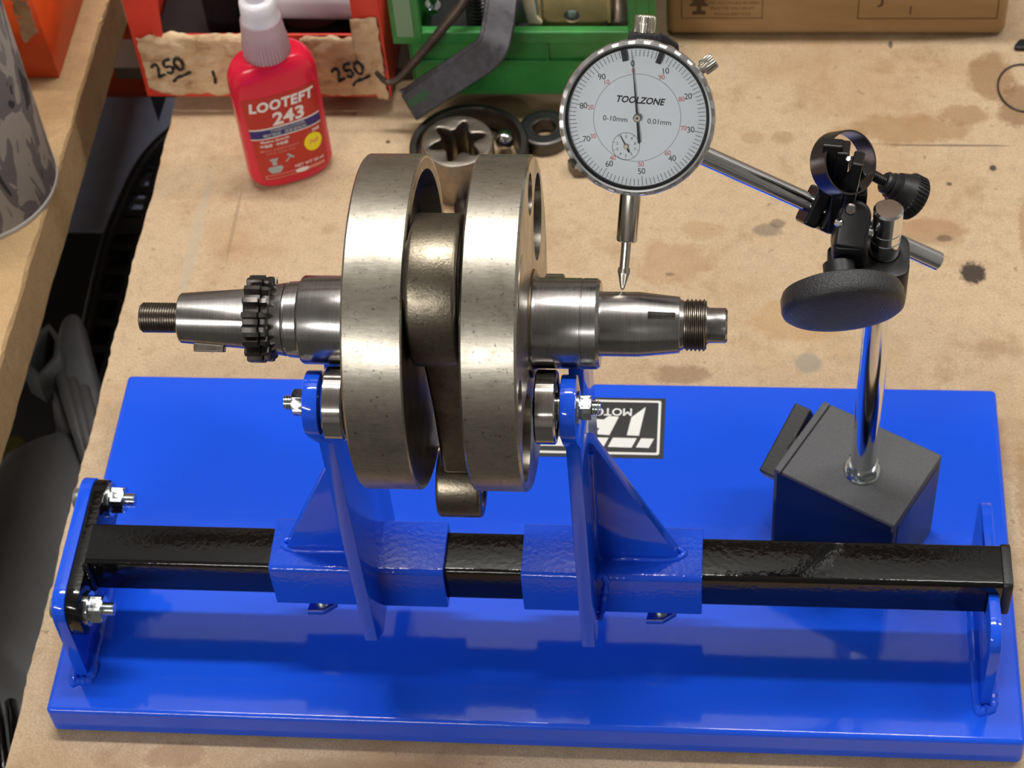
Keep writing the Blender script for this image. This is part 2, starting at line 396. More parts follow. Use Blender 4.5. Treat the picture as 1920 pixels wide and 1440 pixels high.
k = N('painted_plaster'); k.set('Base Color', k.ramp(k.noise(3, 4), [(0.3, lin((186, 184, 180))), (0.7, lin((204, 202, 198)))])); k.set('Roughness', 0.8); M_wall = k.m
k = N('ceiling_paint'); k.set('Base Color', lin((225, 225, 222))); k.set('Roughness', 0.9); M_ceil = k.m
k = N('concrete_floor'); k.set('Base Color', k.ramp(k.noise(6, 6), [(0.3, lin((70, 68, 66))), (0.7, lin((96, 94, 90)))])); k.set('Roughness', 0.8); M_floor = k.m
k = N('shelf_plywood'); k.set('Base Color', k.ramp(k.noise(8, 5, 0.6, k.map((0.2, 1, 1))), [(0.3, lin((150, 118, 84))), (0.7, lin((180, 146, 106)))])); k.set('Roughness', 0.6); M_ply = k.m

# ------------------------------------------------------------------ the setting
def struct(name, lo, hi, mat):
    o = mm(B(lo, hi), name, mat, smooth=0); o['kind'] = 'structure'; return o
struct('floor', (-3200, -5200, -920), (3800, 960, -900), M_floor)
struct('ceiling', (-3200, -5200, 2550), (3800, 960, 2570), M_ceil)
struct('wall_back', (-3200, 940, -900), (3800, 960, 2550), M_wall)
struct('wall_front', (-3200, -5220, -900), (3800, -5200, 2550), M_wall)
struct('wall_left', (-3220, -5200, -900), (-3200, 960, 2550), M_wall)
struct('wall_right', (3800, -5200, -900), (3820, 960, 2550), M_wall)

# workbench top: irregular left edge
def ragged_board(name, x0, x1, y0, y1, z0, z1, side, amp, mat, edge_mat):
    """a chipboard with one broken long edge (side 'L' or 'R'), top + worn edge"""
    bm = bmesh.new(); n = 260; top = []; mid = []; bot = []
    for i in range(n+1):
        y = y0+(y1-y0)*i/n
        j = amp*(noise.noise(Vector((y*0.045, 1.3, 0)))*0.9+noise.noise(Vector((y*0.22, 4.1, 0)))*0.5+noise.noise(Vector((y*0.8, 7.7, 0)))*0.25)
        j2 = amp*(noise.noise(Vector((y*0.05, 9.3, 0)))+0.4*noise.noise(Vector((y*0.3, 2.2, 0))))
        xs = x0 if side == 'L' else x1; s_ = 1 if side == 'L' else -1
        top.append(bm.verts.new((xs+j+s_*amp*0.5, y, z1))); mid.append(bm.verts.new((xs+j*0.5, y, z1-2-abs(j2)*0.8))); bot.append(bm.verts.new((xs+j2*0.3, y, z0)))
    xo = x1 if side == 'L' else x0
    ot = [bm.verts.new((xo, y0, z1)), bm.verts.new((xo, y1, z1))]; ob = [bm.verts.new((xo, y0, z0)), bm.verts.new((xo, y1, z0))]
    ft = bm.faces.new([*top, ot[1], ot[0]]); ft.material_index = 0
    fb = bm.faces.new([*bot, ob[1], ob[0]])
    for a, b_ in ((top, mid), (mid, bot)):
        for i in range(n):
            f = bm.faces.new((a[i], a[i+1], b_[i+1], b_[i])); f.material_index = 1
    bm.faces.new((ot[0], ot[1], ob[1], ob[0]))
    f = bm.faces.new((top[0], ot[0], ob[0], bot[0], mid[0])); f.material_index = 1
    f = bm.faces.new((top[-1], ot[1], ob[1], bot[-1], mid[-1])); f.material_index = 1
    bmesh.ops.recalc_face_normals(bm, faces=bm.faces)
    o = mm(bm, name, mat, smooth=0); o.data.materials.append(edge_mat); 
    return o
bench = ragged_board('bench_top', -20.5, 900, -60, 920, -18, 0, 'L', 1.6, M_board, M_edge)
tag(bench, 'worn chipboard bench top with oil stains under the blue stand', 'workbench')
side = ragged_board('side_bench_top', -620, -80, -40, 920, -38, 0, 'R', 2.2, M_board2, M_edge)
tag(side, 'thick chipboard bench top across the gap, under the camouflage can', 'workbench')
for (bo, xs, z1) in ((bench, (120, 820), -18), (side, (-580, -330), -38)):
    for x in xs:
        for y in (0, 840):
            mm(B((x, y, -900), (x+60, y+60, z1)), 'leg', M_ply, bo, smooth=0, bevel=2)

# ------------------------------------------------------------------ the truing stand
# design heights are measured from the base plate's top: h(z)
Z = lambda z: z+H
root = thing('truing_stand', 'glossy blue steel truing stand with a black square rail carrying the crankshaft', 'truing stand', (225, 100, 0))
base = mm(B((0, 0, 1.0), (450, 203.4, H)), 'base_plate', M_blue, root, bevel=2.6, seg=4)
# sticker with border, stripes and upside-down letters
stk = mm(prism([rrect(117.6, 154.6, 283.5, 193.2, 0.4)], 0.02, 0.16, Matrix.Translation((0, 0, H))), 'sticker', M_sticker, base, smooth=0)
stk['label'] = 'black rectangular sticker with white border and lettering'
pr = [prism([rrect(119.6, 156.8, 281.3, 191.6, 1.2), rrect(121.0, 158.2, 280.0, 190.3, 0.8)], 0.17, 0.22, Matrix.Translation((0, 0, H)))]
def sx_(u): return 117.6+(u)      # helper along the sticker
def poly(pts): return prism([pts], 0.17, 0.22, Matrix.Translation((0, 0, H)))
# px positions in the photograph turned into sticker coordinates beforehand
pr.append(poly([(273.5, 187.4), (266.5, 180.6), (264.6, 169.0), (270.7, 168.8)]))
pr.append(poly([(254.8, 181.1), (260.1, 180.8), (255.8, 168.9), (248.6, 169.3), (250.6, 173.3), (246.4, 173.6), (243.4, 169.3), (236, 169.4), (243.2, 179.2), (252.6, 178.8)]))
pr.append(poly([(278.4, 167.1), (271.9, 167.2), (269.5, 161.4), (276.0, 161.2)]))
pr.append(poly([(269.7, 167.2), (257.7, 167.3), (255.4, 161.4), (267.3, 161.2)]))
pr.append(poly([(255.5, 167.2), (216, 167.3), (213, 161.4), (253.2, 161.3)]))
pr.append(poly([(210, 167.2), (150, 167.3), (147, 161.4), (207, 161.3)]))
pr.append(text('MOTO', 6.6, frame((-1, 0, 0), (0, -1, 0), (0, 0, 1), (266.9, 184.1, Z(0.19))), 0.02, align_x='LEFT', bold=0.12, space=1.0))
mm(join(*pr), 'sticker_lettering', M_white_print, stk, smooth=0)

def bolt_nut(par, x, y, z, d=1, af=10, h=5.2, stub=3.5, r=3.0, washer=7.2, wt=1.2, name='nut', lock=False):
    """washer, hex nut and threaded end along +x (d=1) or -x from the face at x"""
    M = frame((0, 1, 0), (0, 0, d), (d, 0, 0), (x, y, z))
    q = mm(hexnut(af, h, r*0.9, M @ Matrix.Translation((0, 0, wt)) @ Matrix.Rotation(radians(12), 4, 'Z')), name, M_zinc, par, smooth=25)
    mm(L([(0, r), (0, washer), (wt, washer), (wt, r)], (x, y, z), (d, 0, 0), 40), 'washer', M_zinc, q if par.parent is None or par.parent.parent is None else par)
    mm(L(thread_prof(0, wt+h+stub, r, 1.0, 0.4), (x, y, z), (d, 0, 0), 28), 'threaded_end', M_zinc, q if par.parent is None or par.parent.parent is None else par)
    return q

# end brackets
prof = fillet([(19, -0.5), (99, -0.5), (99, 57), (19, 57)], [0, 0, 13, 13])
br1 = mm(prism([[(a, Z(b)) for a, b in prof]], 11.2, 17.2, MX(), 0.5), 'end_bracket', M_blue, root)
prof = fillet([(13.5, 33), (106, 33), (106, 55.5), (13.5, 55.5)], [11, 11, 11, 11])
fl = mm(prism([[(a, Z(b)) for a, b in fillet([(19.5, 30), (98.5, 30), (98.5, 56.5), (19.5, 56.5)], [10, 10, 13, 13])]], 17.3, 23.6, MX(), 0.5), 'flange_plate', M_black_gloss, root)
for y, z in ((88.5, 46.5), (31.0, 40.5)):
    q = bolt_nut(root, 23.6, y, Z(z), 1, 12.0, 6.4, 4.6, 3.4, 8.2, 1.5)
    mm(hexnut(10, 4.4, 0.3, frame((0, 1, 0), (0, 0, -1), (-1, 0, 0), (11.2, y, Z(z)))), 'bolt_head', M_zinc, q, smooth=25)
br2 = mm(prism([[(a, Z(b)) for a, b in fillet([(19, -0.5), (99, -0.5), (99, 53), (19, 53)], [0, 0, 13, 13])], [(42.8, Z(37.2)), (66.0, Z(37.2)), (66.0, Z(52.99)), (66.0, Z(53.0)), (42.8, Z(53.0))][:3]+[(42.8, Z(52.9))]], 430.4, 435.2, MX(), 0.3), 'end_bracket', M_blue, root)
# weld fillets at the feet
def weld(pts, r, name, par, mat=M_blue, wob=0.35):
    P = spline(pts, 10); rr = [r*(1+wob*noise.noise(Vector(p)*0.35)+0.1*sin(i*1.9)) for i, p in enumerate(P)]
    return mm(tube(P, rr, 10), name, mat, par)
for par, x0, x1 in ((br1, 10.6, 17.8), (br2, 429.8, 435.8)):
    weld([(x0, 99, H), (x0, 60, H), (x0-0.5, 19, H), ((x0+x1)/2, 16.6, H), (x1+0.5, 19, H), (x1, 40, H), (x1, 99, H)], 2.3, 'weld_bead', par)

# square rail and end cap
YF, RS, ZT = 43.4, 22.4, 60.0
rail = mm(prism([rrect(YF, Z(ZT-RS), YF+RS, Z(ZT), 2.2, 5)], 23.6, 436.2, MX(), 0.1), 'square_rail', M_black_gloss, root)
mm(prism([rrect(YF-0.7, Z(ZT-RS-0.7), YF+RS+0.7, Z(ZT+0.7), 2.6, 5)], 436.2, 440.6, MX(), 0.8), 'end_cap', M_cap, rail)
weld([(24, YF-0.4, Z(ZT-1)), (24, YF-1, Z(ZT-8)), (24, YF-0.8, Z(ZT-20))], 1.8, 'weld_bead', rail, M_black_gloss)

SL = 3.4
def carriage(x0, x1, xp0, xp1, out, gx, lab):
    """sliding sleeve with an upright bearing plate xp0..xp1; out=+1/-1 is the nut side; gx = far foot of the gusset"""
    yo0, yo1, zo0, zo1 = YF-SL, YF+RS+SL, Z(ZT-RS-SL), Z(ZT+SL)
    sl = mm(prism([rrect(yo0, zo0, yo1, zo1, 2.6, 6), rrect(YF-0.5, Z(ZT-RS-0.5), YF+RS+0.5, Z(ZT+0.5), 2.0, 4)], x0, x1, MX(), 0.5), 'sliding_sleeve', M_blue_peel, root)
    sl['label'] = lab
    # upright plate: two arms with a V between them
    yb, zb = (14.0, 63.0), 217.0
    out_ = []
    def arc(cy, cz, r, a0, a1, n=12): return [(cy+r*cos(radians(a0+(a1-a0)*i/n)), cz+r*sin(radians(a0+(a1-a0)*i/n))) for i in range(n+1)]
    pts = [(18.5, 40), (30, 28.5), (78, 28.5), (87, 40), (87, 128), (76.5, 212)]
    pts += arc(yb[1], zb, 12.6, 0, 150) + [(43.5, 196), (38.5, 192.5), (33.5, 196)] + arc(yb[0], zb, 12.6, 30, 200) + [(8, 201), (16.6, 188)]
    up = mm(prism([[(a, Z(b)) for a, b in pts]], xp0, xp1, MX(), 0.6), 'bearing_plate', M_blue, sl)
    # gusset (a triangular rib)
    a, b = (xp1-0.2, gx) if out > 0 else (xp0+0.2, gx)
    tri = [(a, zo1-0.3), (b, zo1-0.3), (a+0.3*out, Z(146)), (a, Z(146))] if out > 0 else [(a, zo1-0.3), (a, Z(142)), (a-0.3, Z(142)), (b, zo1-0.3)]
    tri = [(a, zo1-0.3), (b, zo1-0.3), (b, zo1+1.0), (a+out*1.6, Z(146)), (a, Z(147))]
    if out > 0: tri = tri
    g = mm(prism([tri], -57.0, -51.0, frame((1, 0, 0), (0, 0, 1), (0, -1, 0), (0, 0, 0)), 0.5), 'gusset', M_blue, sl)
    weld([(a+out*0.3, 51.0, Z(140)), (a+out*0.5, 50.8, Z(100)), (a+out*0.6, 50.6, zo1+0.5), (a+out*12, 50.6, zo1+0.3), (b-out*4, 50.6, zo1+0.3), (b+out*2.2, 54, zo1+0.2), (b-out*2, 57.4, zo1+0.2)], 1.5, 'weld_bead', sl, M_blue)
    xo = xp1 if out > 0 else xp0
    weld([(xo+out*0.4, yo0-0.6, zo1-1), (xo+out*2.5, yo0+0.4, zo1+0.1), (xo+out*4.5, yo0-0.2, zo1-1.5), (xo+out*4, yo0-0.4, zo1-8), (xo+out*2, yo0-0.2, zo0+3), (xo+out*0.4, yo0-0.6, zo0-2)], 1.6, 'weld_bead', sl, M_blue)
    xi = xp0-1.6 if out > 0 else xp1+1.6
    d = -1 if out > 0 else 1
    for y in yb:
        # ball bearing on the inner side
        mm(L([(-1.7, 3.5), (-1.7, 5.6), (0, 5.6), (0.4, 9.6), (0.2, 9.9), (0.2, 12.0), (0, 12.4), (0, 13.6), (0.6, 14.3), (7.4, 14.3), (8, 13.6), (8, 12.4), (7.8, 12.0), (7.8, 9.9), (7.6, 9.6), (8, 9.0), (8, 3.0)], (xi, y, Z(zb)), (d, 0, 0), 72), 'roller_bearing', M_bearing, sl)
        mm(L([(0.15, 9.4), (0.05, 9.6), (0.05, 12.2), (0.15, 12.4)], (xi, y, Z(zb)), (d, 0, 0), 60), 'bearing_seal', M_seal, sl)
        mm(L([(7.85, 9.4), (7.95, 9.6), (7.95, 12.2), (7.85, 12.4)], (xi, y, Z(zb)), (d, 0, 0), 60), 'bearing_seal', M_seal, sl)
        mm(hexnut(9, 1.1, 0.2, frame((0, 1, 0), (0, 0, d), (d, 0, 0), (xi+d*8, y, Z(zb))), 0.3), 'bolt_head', M_zinc, sl, smooth=25)
        xn = xp1 if out > 0 else xp0
        bolt_nut(sl, xn, y, Z(zb), out, 9.2, 4.6, 3.4, 2.9, 6.4 if out > 0 else 5.2, 0.9)
    # clamp screw below: weld nut + bolt
    xs = 129.8 if out < 0 else 286.4
    mm(prism([[(xs-6.8, 43.5-3), (xs+0.8, 40.6), (xs+6.8, 45), (xs+3, 53), (xs-5, 52)]], zo0-8.5, zo0-5.0, Matrix.Identity(4), 0.3), 'clamp_nut', M_zinc, sl, smooth=25)
    mm(cyl(4, (xs, 46.5, zo0-9.5), (xs, 46.5, zo0+1), 30), 'clamp_screw', M_zinc, sl)
    return sl
carriage(110.0, 189.5, 154.0, 160.0, -1, 117.0, 'left sliding sleeve with upright bearing plate')
carriage(224.3, 304.9, 252.0, 258.0, 1, 294.5, 'right sliding sleeve with upright bearing plate')

# ------------------------------------------------------------------ crankshaft
CY, CZ = 38.5, 237.0
AX = (0, CY, Z(CZ))
UP = Vector((0, .77, .638)); NR = Vector((0, -.638, .77))
def onface(u, n): p = UP*u+NR*n; return (CY+p.y, Z(CZ)+p.z)        # (y, z) of a point "up" and "near" from the axis
ck = thing('crankshaft', 'steel crankshaft with two flywheel discs resting on the stand bearings', 'crankshaft', (200, CY, Z(173)))
def carve(bm, cuts):
    """subtract closed bmeshes from bm"""
    o = mm(bm, 'blank', None, None, smooth=0)
    for c in cuts:
        q = mm(c, 'cut', None, None, smooth=0)
        md = o.modifiers.new('b', 'BOOLEAN'); md.object = q; md.operation = 'DIFFERENCE'; md.solver = 'EXACT'
    me = bpy.data.meshes.new_from_object(o.evaluated_get(bpy.context.evaluated_depsgraph_get()))
    for md in list(o.modifiers):
        bpy.data.objects.remove(md.object)
    bpy.data.objects.remove(o)
    me.transform(Matrix.Scale(1/S, 4)); me.materials.clear()
    return me
def pc(u, n, r, k=36): y, z = onface(u, n); return circ(y, z, r, k)
# right flywheel, holes in its outer (right) face
holes = [pc(41.5, -12, 17), pc(47.5, 20, 8.0), pc(-43, 18, 16.5), pc(-28, 46, 7.0)]
X0, X1 = 220.2, 240.6
w = mm(carve(L([(X0, 0), (X0, 63.2), (X0+0.8, 64), (X1-0.9, 64), (X1, 63.1), (X1, 0)], (0, CY, Z(CZ)), (1, 0, 0), 200), [prism([hp], X1-12, X1+3, MX()) for hp in holes]), 'flywheel', M_web, ck, smooth=30)
w['label'] = 'right flywheel disc with round holes in its outer face'
for hpt in holes: mm(prism([[(a, b) for a, b in hpt]], X1-11.9, X1-11.0, MX(), 0.0), 'hole_bottom', M_pocket, w, smooth=0)
mm(prism([circ(*onface(8.5, 43), 15.5, 48)], X1-0.5, X1+0.25, MX(), 0.2), 'crankpin_end', M_web, w)
mm(L([(0, 21), (0.9, 20.5), (1.1, 18.4), (1.2, 17)], (X1-0.2, CY, Z(CZ)), (1, 0, 0), 96), 'hub_step', M_webface, w)
# left flywheel, a dark recess in the inner face
X0, X1 = 177.8, 199.8
pk = []
for i in range(25):
    a = radians(28+(152-28)*i/24); pk.append(onface(58.5*sin(a), 58.5*cos(a)))
pocket = [onface(58.5*sin(radians(t)), 58.5*cos(radians(t))) for t in [18+ (166-18)*i/30 for i in range(31)]] + [onface(14, -30), onface(14, 30)]
w2 = mm(carve(L([(X0, 0), (X0, 63.2), (X0+0.8, 64), (X1-0.6, 64), (X1, 63.4), (X1, 0)], (0, CY, Z(CZ)), (1, 0, 0), 200), [prism([pocket], X1-9, X1+3, MX())]), 'flywheel', M_web, ck, smooth=30)
w2['label'] = 'left flywheel disc with a dark recess in its inner face'
mm(prism([pocket], X1-8.95, X1-8.4, MX()), 'recess_bottom', M_pocket, w2, smooth=0)
mm(prism([circ(CY, Z(CZ), 62.4, 120), pocket], X1-0.05, X1+0.06, MX()), 'oily_inner_face', M_webface, w2, smooth=0)
mm(L([(0, 22), (-1.6, 21.5), (-2.0, 19.5), (-2.2, 17)], (X0+0.2, CY, Z(CZ)), (1, 0, 0), 96), 'hub_step', M_webface, w2)
# crankpin
py, pz = onface(11, 38)
mm(cyl(13, (199, py, pz), (221, py, pz), 48), 'crankpin', M_darksteel, ck)
# connecting rod, hanging straight down from the pin
rx0, rx1 = 200.9, 219.0
bez = pz-117
def rodshape():
    big = circ(py, pz, 28, 72)
    b1 = prism([circ(py, pz, 28.0, 90), circ(py, pz, 15, 48)], rx0, rx1, MX(), 1.6, 3)
    sh = fillet([(py-15, pz-20), (py-9.5, pz-60), (py-8.5, bez+16), (py+8.5, bez+16), (py+9.5, pz-60), (py+15, pz-20)], 3)
    b2 = prism([sh], rx0+1.6, rx1-1.4, MX(), 1.8, 3)
    b3 = prism([circ(py, bez, 14.5, 60), circ(py, bez, 9, 40)], rx0-2.2, rx1-2.0, MX(), 1.6, 4)
    return b1, b2, b3
b1, b2, b3 = rodshape()
rod = mm(join(b1, b2), 'connecting_rod', M_rod, ck)
mm(b3, 'small_end', M_rod, rod)
mm(L([(0, 15), (0, 25), (0.8, 25.5), (0.8, 15)], (rx0-0.9, py, pz), (1, 0, 0), 72), 'thrust_washer', M_darksteel, rod)
mm(L([(0, 15), (0, 25), (0.8, 25.5), (0.8, 15)], (rx1+0.1, py, pz), (1, 0, 0), 72), 'thrust_washer', M_darksteel, rod)

# left shaft
o = (0, CY, Z(CZ)+0.4)
sh = mm(L([(104.0, 0), (104.0, 9.2), (104.5, 9.7), (131.2, 11.7), (131.2, 11.7), (140, 12.6), (141, 13.4), (145.6, 14.2), (145.9, 13.6), (146.6, 13.5), (147.0, 14.6), (151.4, 14.9), (152.2, 16.6), (153.0, 17.1), (178.0, 17.1), (178, 0)], o, (1, 0, 0), 96), 'left_shaft', M_shaft, ck)
sh.name = 'shaft'
mm(L([(88.2, 0), (88.2, 4.2)] + thread_prof(88.4, 104.2, 5.9, 1.0, 0.45)[1:], o, (1, 0, 0), 40), 'threaded_end', M_thread, sh)
ng = 18; gp = []
for i in range(ng):
    a = 2*pi*i/ng
    for (da, r) in ((-0.30, 14.4), (-0.17, 16.9), (0.17, 16.9), (0.30, 14.4)):
        gp.append((CY+r*cos(a+da*2*pi/ng*1.0*1.0+0.09), o[2]+r*sin(a+da*2*pi/ng+0.09)))
mm(join(prism([gp], 131.2, 137.6, MX(), 0.5, 2), prism([[((p[0]-CY)*0.97+CY, (p[1]-o[2])*0.97+o[2]) for p in gp]], 137.6, 141.0, MX(), 0.9, 2)), 'sprocket', M_darksteel, sh)
mm(B((109.5, -2, -13.0), (121.5, 2, -9.5), frame((1, 0, 0), NR, UP, o)), 'woodruff_key', M_thread, sh, bevel=0.4)
# right shaft with keyway
bm = L([(240, 0), (240, 18.6), (241.8, 17.9), (243, 17.3), (259.3, 17.3), (259.5, 17.1), (259.8, 17.1), (260, 17.3), (265.2, 17.3), (266.4, 16.3), (266.4, 12.6), (267, 12.3), (281, 12.3), (296.2, 10.7), (296.4, 10.5), (296.4, 9.9), (297.8, 9.3), (297.8, 0)], o, (1, 0, 0), 128)
sr = mm(bm, 'shaft', M_shaft, ck)
cut = mm(B((284.6, -1.45, 6.5), (294.8, 1.45, 20), frame((1, 0, 0), UP*0.96+NR*-0.28, NR*0.96+UP*0.28, o)), 'cut', None, None, smooth=0)
md = sr.modifiers.new('b', 'BOOLEAN'); md.object = cut; md.operation = 'DIFFERENCE'; md.solver = 'EXACT'
dg = bpy.context.evaluated_depsgraph_get(); me2 = bpy.data.meshes.new_from_object(sr.evaluated_get(dg)); sr.modifiers.clear(); sr.data = me2
bpy.data.objects.remove(cut)
me2.shade_smooth(); me2.set_sharp_from_angle(angle=radians(30))
mm(L(thread_prof(297.6, 306.4, 9.9, 1.55, 0.75), o, (1, 0, 0), 56), 'threaded_end', M_thread, sr)
mm(L([(306, 0), (306, 7.6), (307.4, 6.7), (313.4, 6.7), (314.2, 5.9), (314.2, 0)], o, (1, 0, 0), 56), 'pilot_tip', M_shaft, sr)

# ------------------------------------------------------------------ dial indicator
TIP = Vector((274.3, 49.5, Z(244.3))); DC = Vector((279.5, 90.0, Z(296.2)))
DY = (DC-TIP).normalized()
tc_ = (CP-DC).normalized(); DN = (tc_-DY*tc_.dot(DY)).normalized(); DX = DY.cross(DN)
DC = DC+DN*6.0          # the stem sits 6 mm behind the dial's face
DM = frame(DX, DY, DN, DC)
di = thing('dial_indicator', 'round white dial gauge with its plunger touching the crankshaft', 'dial gauge', TIP)
def dm(x=0, y=0, z=0, rot=0): return DM @ Matrix.Translation((x, y, z)) @ Matrix.Rotation(rot, 4, 'Z')
def DL(prof, seg=96, **k):          # lathe about the dial's own axis
    bm = lathe(bmesh.new(), prof, (0, 0, 0), (0, 0, 1), seg, **k); bmesh.ops.recalc_face_normals(bm, faces=bm.faces)
    bmesh.ops.transform(bm, matrix=DM, verts=bm.verts); return bm
case = mm(DL([(-20, 0), (-20, 24), (-19, 25.4), (-3.2, 25.4), (-3.2, 20)]), 'case', M_black_satin, di)
def knurl(r, t, a): return r+(0.3*max(0, min(1, 1.2*sin(a*30)+0.5)) if 28.0 < r < 28.8 else 0)
mm(DL([(-5.0, 25.4), (-5.0, 28.0), (-4.6, 28.5), (-1.2, 28.5), (-0.6, 28.3), (0.2, 28.7), (1.2, 28.9), (2.4, 28.3), (2.9, 27.2), (2.6, 26.6), (1.6, 26.3)], 312, rfun=knurl), 'bezel', M_bezel, di)
mm(DL([(1.6, 26.5), (1.9, 26.3), (1.5, 25.6), (0.4, 25.4), (0.1, 25.4)], 96), 'inner_ring', M_ink, di)
face = mm(DL([(0, 0), (0.15, 0.01), (0.15, 25.5)], 96), 'dial_face', M_face, di)
RR = radians(9.6)
tk = bmesh.new()
for i in range(100):
    a = RR+pi/2-2*pi*i/100; lo_ = 21.6 if i % 10 == 0 else (22.6 if i % 5 else 22.3)
    box(tk, (lo_, -0.09, 0.16), (25.1, 0.09, 0.2), DM @ Matrix.Rotation(a, 4, 'Z'))
mm(tk, 'scale_marks', M_ink, face, smooth=0)
for i in range(10):
    a = RR+pi/2-2*pi*i/10
    for (s_, r, size, mt, nm) in ((str(i*10), 19.9, 3.1, M_ink, 'numeral'), (str((100-i*10) % 100) if i else '0', 17.3, 2.5, M_red_ink, 'red_numeral')):
        mm(text(s_, size, DM @ Matrix.Rotation(RR, 4, 'Z') @ Matrix.Translation((r*cos(a-RR)*(1.0 if i not in (2, 3, 7, 8) else 1.02), r*sin(a-RR), 0.18)), 0.01, space=0.92), nm, mt, face, smooth=0)
mm(DL([(0.16, 16.0), (0.2, 16.0), (0.2, 16.16), (0.16, 16.16)]), 'inner_circle', M_grey_ink, face)
mm(join(text('TOOLZONE', 3.35, dm(0.4, 6.4, 0.18), 0.01, shear=0.25, bold=0.10, sx=0.97)), 'dial_lettering', M_ink, face, smooth=0)
mm(join(text('0-10mm', 2.75, dm(-8.0, -1.0, 0.18), 0.01), text('0.01mm', 2.75, dm(8.3, -0.9, 0.18), 0.01)), 'dial_lettering', M_ink, face, smooth=0)
for s_ in (-1, 1):
    mm(B((-1.0, 21.3, 0.9), (1.0, 25.9, 1.3), dm(rot=radians(6+0) if 0 else 0) @ Matrix.Rotation(radians(-16.2*s_+0.3), 4, 'Z')), 'limit_marker', M_ink, di, smooth=0)
# sub dial
sd = (-3.2, -10.8)
tkk = lathe(bmesh.new(), [(0.16, 5.0), (0.2, 5.0), (0.2, 5.15), (0.16, 5.15)], (sd[0], sd[1], 0), (0, 0, 1), 64)
for i in range(10): box(tkk, (4.2, -0.06, 0.16), (5.05, 0.06, 0.2), Matrix.Translation((*sd, 0)) @ Matrix.Rotation(2*pi*i/10+pi/2+RR*0.4, 4, 'Z'))
bmesh.ops.transform(tkk, matrix=DM, verts=tkk.verts)
for i in range(10):
    if i == 1: continue
    a = pi/2+RR*0.4+2*pi*i/10
    tkk = join(tkk, text(str(i), 1.5, dm(sd[0]+3.45*cos(a), sd[1]+3.45*sin(a), 0.18), 0.01))
mm(tkk, 'small_scale', M_ink, face, smooth=0)
def needle(x, y, ang, fwd, back, w, wb, z):
    return prism([[(-w*0.5, 0), (-0.07, fwd), (0.07, fwd), (w*0.5, 0), (wb*0.4, -back+0.8), (0, -back), (-wb*0.4, -back+0.8)]], z, z+0.18, dm(x, y, 0, ang))
mm(needle(0, 0, radians(9.6), 23.4, 9.6, 0.75, 1.3, 1.0), 'long_pointer', M_ink, di, smooth=0)
mm(cyl(1.55, DM @ Vector((0, 0, 0.2)), DM @ Vector((0, 0, 2.0)), 32), 'pointer_hub', M_nickel, di)
mm(cyl(0.5, DM @ Vector((0, 0, 1.9)), DM @ Vector((0, 0, 2.15)), 16, 0.1), 'pointer_axle', M_darksteel, di)
mm(needle(sd[0], sd[1], radians(33), 4.9, 2.8, 0.4, 0.9, 0.5), 'short_pointer', M_ink, di, smooth=0)
mm(cyl(0.95, DM @ Vector((*sd, 0.2)), DM @ Vector((*sd, 1.0)), 24, 0.2), 'short_pointer_hub', M_nickel, di)
mm(DL([(2.1, 26.6), (2.5, 20), (2.7, 10), (2.75, 0)], 72), 'crystal', M_glass, di)
# plunger cap on top, bezel clamp, stem and plunger
def kn(r, a, b, n=30, dep=0.22, seg=None):
    a = Vector(a); b = Vector(b); h = (b-a).length
    return L([(0, 0), (0, r-0.5), (0.35, r), (h-0.5, r), (h, r-0.5), (h, 0)], a, b-a, n*6, rfun=lambda rr, t, an: rr-(dep if (an*n/(2*pi)) % 1 > 0.5 else 0) if rr > r*0.9 else rr)
P_ = lambda x, y, z=-8: DM @ Vector((x, y, z))
mm(cyl(3.4, P_(0, 24, -9), P_(0, 30.2, -9), 40), 'top_collar', M_bezel, di)
mm(kn(3.9, P_(0, 30.4, -9), P_(0, 37.0, -9)), 'plunger_cap', M_nickel, di)
mm(prism([fillet([(-7, 22), (8, 22), (6, 30.5), (-5.5, 30.5)], 2)], -19, -4.5, DM, 0.6), 'back_lug', M_black_satin, case)
mm(prism([fillet([(2, 20), (15, 16), (13, 27), (6, 31.5)], 2)], -22, -9, DM, 0.6), 'back_lug', M_black_satin, case)
dv = Vector((cos(radians(41)), sin(radians(41)), 0))
mm(cyl(1.9, P_(*(dv*27).xy, -5), P_(*(dv*32).xy, -5), 30), 'clamp_neck', M_nickel, di)
mm(kn(3.1, P_(*(dv*29.8).xy, -5), P_(*(dv*35.2).xy, -5), 20), 'bezel_clamp_screw', M_nickel, di)
mm(L([(24, 0), (24, 4.0), (46.6, 4.0), (47.2, 3.6), (47.2, 0)], P_(0, 0, -6), -DY, 64), 'stem', M_nickel, di)
# the plunger runs on the line to the tip
ti = DM.inverted() @ TIP
pz0 = -6
pl = L([(46, 0), (46, 1.85), (57.5, 1.85), (57.5, 2.3), (59.0, 2.45), (59.2, 2.3), (64.2, 1.1), (64.9, 0.9), (65.7, 0.5), (66.0, 0)], P_(0, 0, -6), -DY, 48)
mm(pl, 'plunger', M_nickel, di)

